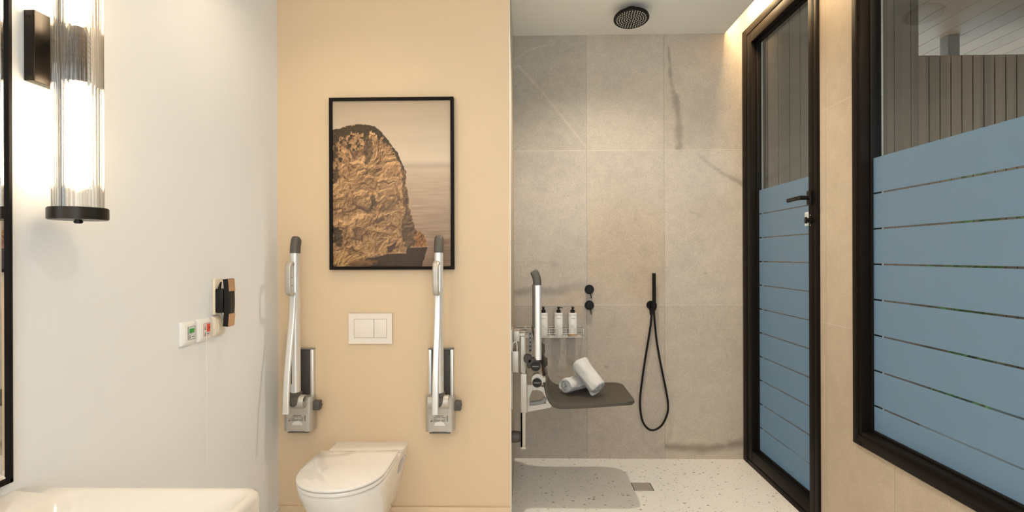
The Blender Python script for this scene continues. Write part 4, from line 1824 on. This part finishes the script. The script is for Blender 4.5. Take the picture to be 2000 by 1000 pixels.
# wall foot
fz = sz(857, y_a)
bm = newbm()
lathe(bm, [(.004, 0), (.026, 0), (.030, .004), (.031, .018), (.027, .045), (.024, .056), (.004, .056)], (0, 0), 28)
for v in bm.verts:
    v.co = Vector((XE + .0005 + v.co.z * (xa - XE + .004) / .056, y_a + .035 + v.co.x, fz + v.co.y))
obj('wall_foot', bm, 'grey_plastic', st_)
# wall bracket behind with rounded cover and hook
yb0 = YA + .005
bm = newbm()
xw0 = XE + .0008
box(bm, xw0, sx(1013, yb0), yb0, yb0 + .12, sz(728, yb0), sz(686, yb0), .004)
box(bm, xw0, xw0 + .008, yb0, yb0 + .14, sz(800, yb0), sz(645, yb0), .002)
sweep(bm, spline([(xw0 + .006, yb0 + .02, sz(684, yb0)), (xw0 + .008, yb0 + .02, sz(674, yb0)), (xw0 + .022, yb0 + .02, sz(667, yb0)), (xw0 + .030, yb0 + .02, sz(674, yb0)), (xw0 + .031, yb0 + .02, sz(690, yb0))], 5), rrect(.030, .009, .003), (0, 1, 0))
obj('wall_bracket', bm, 'satin_silver', st_)
bm = newbm()
box(bm, xw0 + .012, sx(1015, yb0), yb0 + .01, yb0 + .10, sz(668, yb0), sz(647, yb0), .003)
box(bm, sx(1012, yb0), sx(1026, yb0), yb0 + .012, yb0 + .10, sz(658, yb0), sz(651.5, yb0), .003)
obj('top_clip', bm, 'satin_silver', st_)
# perforated strip behind the arm
bm = newbm()
yp = YA + .06
box(bm, sx(1033, yp), sx(1038.5, yp), yp, yp + .02, sz(688, yp), sz(646, yp), .002)
sp_ = obj('adjuster_strip', bm, 'mid_grey', st_)
bm = newbm()
for k in range(5):
    cyl(bm, (sx(1035.8, yp), 0, sz(652 + 8 * k, yp)), .004, yp - .001, yp + .003, 1, seg=14)
obj('holes', bm, 'black_plastic', sp_)

# arm (folded up)
xt0, xt1 = sx(1043.6, YA), sx(1057.8, YA)
zc0, zc1 = sz(703, YA), sz(557, YA)
xm = (xt0 + xt1) / 2
bm = newbm()
loft(bm, [[Vector((xm + a_, YA + .02 + c_, z)) for a_, c_ in rrect(xt1 - xt0, .046, .013, 6)] for z in (zc0, zc1)])
arm = obj('armrest', bm, 'aluminium', st_)
bm = newbm()
za1, za2 = sz(637, YA), sz(556, YA)
loft(bm, [[Vector((xt0 - .002 + a_, YA + .02 + c_, z)) for a_, c_ in rrect(.014, .040, .006, 5)] for z in (za1 - .008, za1, za2)])
gp = [(xm - .002, YA + .02, za2 - .003), (xm - .004, YA + .02, sz(545, YA)), (xm - .012, YA + .02, sz(536, YA)), (xm - .021, YA + .02, sz(529, YA))]
pts = spline(gp, 5)
sweep(bm, pts, rrect(.048, xt1 - xt0 + .006, .014, 6), (0, 1, 0), [1] * (len(pts) - 3) + [.97, .9, .72])
obj('grip', bm, 'grey_plastic', arm)
# pivots
for nm_, px_, py_ in (('arm_pivot', 1046.3, 716), ('seat_pivot', 1049, 748)):
    c = onp(px_, py_, 1, YA - .012)
    bm = newbm()
    cyl(bm, (c.x, 0, c.z), .0255, YA - .006, YA + .05, 1, seg=40, bev=.003)
    if nm_ == 'arm_pivot':
        box(bm, c.x - .012, c.x + .020, YA - .002, YA + .044, c.z, zc0 + .01, .004)
        box(bm, sx(1029, YA), c.x, YA + .0, YA + .044, c.z - .012, c.z + .038, .008)
        cyl(bm, (sx(1031, YA), 0, c.z + .035), .022, YA + .0, YA + .04, 1, seg=28, bev=.003)
    else:
        cyl(bm, (c.x + .002, 0, c.z + .012), .030, YA + .0, YA + .055, 1, seg=40, bev=.004)
        box(bm, c.x, sx(1066, YA), YA + .01, YA + .055, c.z - .004, c.z + .022, .006)
    pv = obj(nm_, bm, 'dark_slot' if nm_ == 'arm_pivot' else 'satin_silver', st_)
    bm = newbm()
    cyl(bm, (c.x, 0, c.z), .0235, YA - .0125, YA - .005, 1, seg=40, bev=.0015)
    cp = obj('pivot_cap', bm, 'black_plastic', pv)
    bm = newbm()
    textmesh(bm, 'PRESSALIT', .0075, basis((c.x, YA - .0128, c.z), (1, 0, 0), (0, 0, 1)))
    obj('logo_text', bm, 'logo_grey', cp, smooth=0)
# seat carrier plate with arched opening
yc = SYN + .012
bm = newbm()
outer = [sp(*p_, yc) for p_ in ((1029, 752), (1040, 752), (1062, 757), (1075, 786), (1079, 797), (1029, 805))]
inner = [sp(*p_, yc) for p_ in ((1034.5, 776), (1037, 766), (1046, 762), (1058, 764), (1065, 776), (1066, 783))]


def bridge(bm, outs, y0, y1):
    prism(bm, outs, 1, y0, y1, .0015)


P_ = lambda *a_: sp(*a_, yc)
bridge(bm, [P_(1029, 752), P_(1041, 752), P_(1040, 763), P_(1035.5, 771), P_(1033, 780), P_(1029, 780)], yc, yc + .03)
bridge(bm, [P_(1041, 752), P_(1063, 756), P_(1060, 766), P_(1050, 761.5), P_(1040, 763)], yc, yc + .03)
bridge(bm, [P_(1063, 756), P_(1078, 790), P_(1076, 797), P_(1066, 790), P_(1066, 778), P_(1060, 766)], yc, yc + .03)
bridge(bm, [P_(1029, 793), P_(1066, 788), P_(1077, 796), P_(1029, 805)], yc, yc + .03)
bridge(bm, [P_(1029, 779), P_(1033, 780), P_(1034.5, 793), P_(1029, 794)], yc, yc + .03)
obj('carrier_plate', bm, 'satin_silver', st_)
bm = newbm()
pts = [onp(x_, y_, 1, yc - .006) for x_, y_ in ((1035, 788), (1045, 787), (1056, 785), (1062, 782.5), (1064.5, 777))]
sweep(bm, spline(pts, 4), rrect(.03, .019, .006), (0, 1, 0))
obj('stop_buffer', bm, 'mid_grey', st_)

# ------------------------------------------------------------------ towels


def towel(label, c0, c1, R, turns, seed, squash=.92, phase=0.):
    """rolled towel along c0 -> c1"""
    c0, c1 = Vector(c0), Vector(c1)
    ax = (c1 - c0).normalized()
    L = (c1 - c0).length
    up = Vector((0, 0, 1))
    e2 = (up - ax * up.dot(ax)).normalized()
    e1 = e2.cross(ax)
    n = int(turns * 40)
    pitch = (R - .008) / turns
    thk = pitch * .80
    NA = 22
    outp, inp = [], []
    for i in range(n + 1):
        t_ = i / n
        a_ = phase + t_ * turns * 2 * PI
        r_ = .008 + (R - .008) * t_
        thk_ = thk * (1 if t_ < .97 else max(.25, (1 - t_) / .03))
        outp.append((a_, r_))
        inp.append((a_, max(r_ - thk_, .001)))
    b_ = newbm()

    def pt(a_, r_, s_):
        # rounded ends and soft cloth waviness
        d_ = min(s_, 1 - s_) * L
        q = 1 - .10 * max(0, 1 - d_ / .012) ** 2
        base = c0 + ax * (s_ * L)
        off = Vector((math.cos(a_) * 3, math.sin(a_) * 3, s_ * L * 18)) + Vector((seed, 0, 0))
        nz0 = mnoise.noise(off * .8) * .14 + mnoise.noise(off * 2.2) * .05
        rr_ = r_ * q * (1 + nz0 * (r_ / R))
        if 0 < s_ < 1:
            ex = 0
        else:
            ex = (mnoise.noise(Vector((a_ * .8, r_ * 60, seed * 3.1))) * .006 + (R - r_) / R * .006) * (-1 if s_ == 0 else 1) * -1
        return base + ax * ex + e1 * (rr_ * math.cos(a_)) + e2 * (rr_ * math.sin(a_) * squash)
    rings = []
    for k in range(NA + 1):
        s_ = k / NA
        rings.append([b_.verts.new(pt(a_, r_, s_)) for a_, r_ in outp] + [b_.verts.new(pt(a_, r_, s_)) for a_, r_ in reversed(inp)])
    m_ = len(rings[0])
    for k in range(NA):
        for i in range(m_):
            j = (i + 1) % m_
            b_.faces.new((rings[k][i], rings[k][j], rings[k + 1][j], rings[k + 1][i]))
    for rg_, fl in ((rings[0], False), (rings[-1], True)):
        for i in range(n):
            q = (rg_[i], rg_[i + 1], rg_[m_ - 2 - i], rg_[m_ - 1 - i])
            b_.faces.new(q if fl else tuple(reversed(q)))
    o = obj('rolled_towel', b_, 'terry', loc=(c0 + c1) / 2, smooth=70)
    tag(o, label, 'towel', 'rolled towels on the shower chair')
    return o


ta = Vector((.208, 3.185, .5785))
towel('white rolled towel lying flat on the grey seat, spiral end showing', ta, ta + Vector((.150, .155, .002)), .0535, 2.6, 2.0, .90, -.6)
tl_, tu = Vector((.386, 3.13, .579)), Vector((.286, 3.222, .704))
towel('white rolled towel leaning across the other rolled towel', tl_, tu, .062, 2.4, 9.0, .97, 2.2)

# ------------------------------------------------------------------ lights


def spot(name, loc, tgt, energy, col, angle, blend=.6, size=.03):
    l = bpy.data.lights.new(name, 'SPOT')
    l.energy = energy
    l.color = col
    l.spot_size = math.radians(angle)
    l.spot_blend = blend
    l.shadow_soft_size = size
    o = bpy.data.objects.new(name, l)
    COL.objects.link(o)
    o.location = loc
    o.rotation_euler = (Vector(tgt) - Vector(loc)).to_track_quat('-Z', 'Y').to_euler()
    return o


def area(name, loc, tgt, energy, col, sx_, sy_):
    l = bpy.data.lights.new(name, 'AREA')
    l.shape = 'RECTANGLE'
    l.size = sx_
    l.size_y = sy_
    l.energy = energy
    l.color = col
    o = bpy.data.objects.new(name, l)
    COL.objects.link(o)
    o.location = loc
    o.rotation_euler = (Vector(tgt) - Vector(loc)).to_track_quat('-Z', 'Y').to_euler()
    return o


WARM = (1, .80, .56)
spot('toilet_downlight', (-.80, 2.08, ZC - .01), (-.80, 2.12, 0), 25, WARM, 140, .9, .035)
spot('shower_downlight', (.42, 2.86, ZC - .01), (.52, 2.92, 0), 100, (1, .88, .72), 138, .9, .018)
spot('room_fill_spot', (.2, .9, ZC - .01), (.2, 1.0, 0), 40, (1, .88, .72), 150, .9, .05)  # unseen spot added as general fill for the room
pl_ = bpy.data.lights.new('unseen_fill_point', 'POINT')  # unseen point light, added to lift the ceiling and upper tiles
pl_.energy = 14
pl_.color = (1, .82, .6)
pl_.shadow_soft_size = .07
po_ = bpy.data.objects.new('unseen_fill_point', pl_)
COL.objects.link(po_)
po_.location = (XL + .12, -.05, 1.82)
area('fill_behind', (.1, YB + .05, 1.5), (-.3, 3, 1.3), 71, (.74, .88, 1.0), 2.2, 2.0)  # cool fill panel added behind the camera to brighten the left wall

# ------------------------------------------------------------------ world and colour
w = bpy.data.worlds.new('World')
S.world = w
w.use_nodes = True
nt = w.node_tree
bg = nt.nodes['Background']
bg.inputs[0].default_value = (.74, .90, 1.0, 1)
bg.inputs[1].default_value = 3.8

S.view_settings.view_transform = 'Standard'
S.view_settings.look = 'None'
S.view_settings.gamma = 1
S.view_settings.exposure = -0.36
try:
    S.cycles.use_denoising = True
    S.cycles.max_bounces = 10
    S.cycles.diffuse_bounces = 5
    S.cycles.transparent_max_bounces = 16
    S.cycles.sample_clamp_indirect = 6
except Exception:
    pass
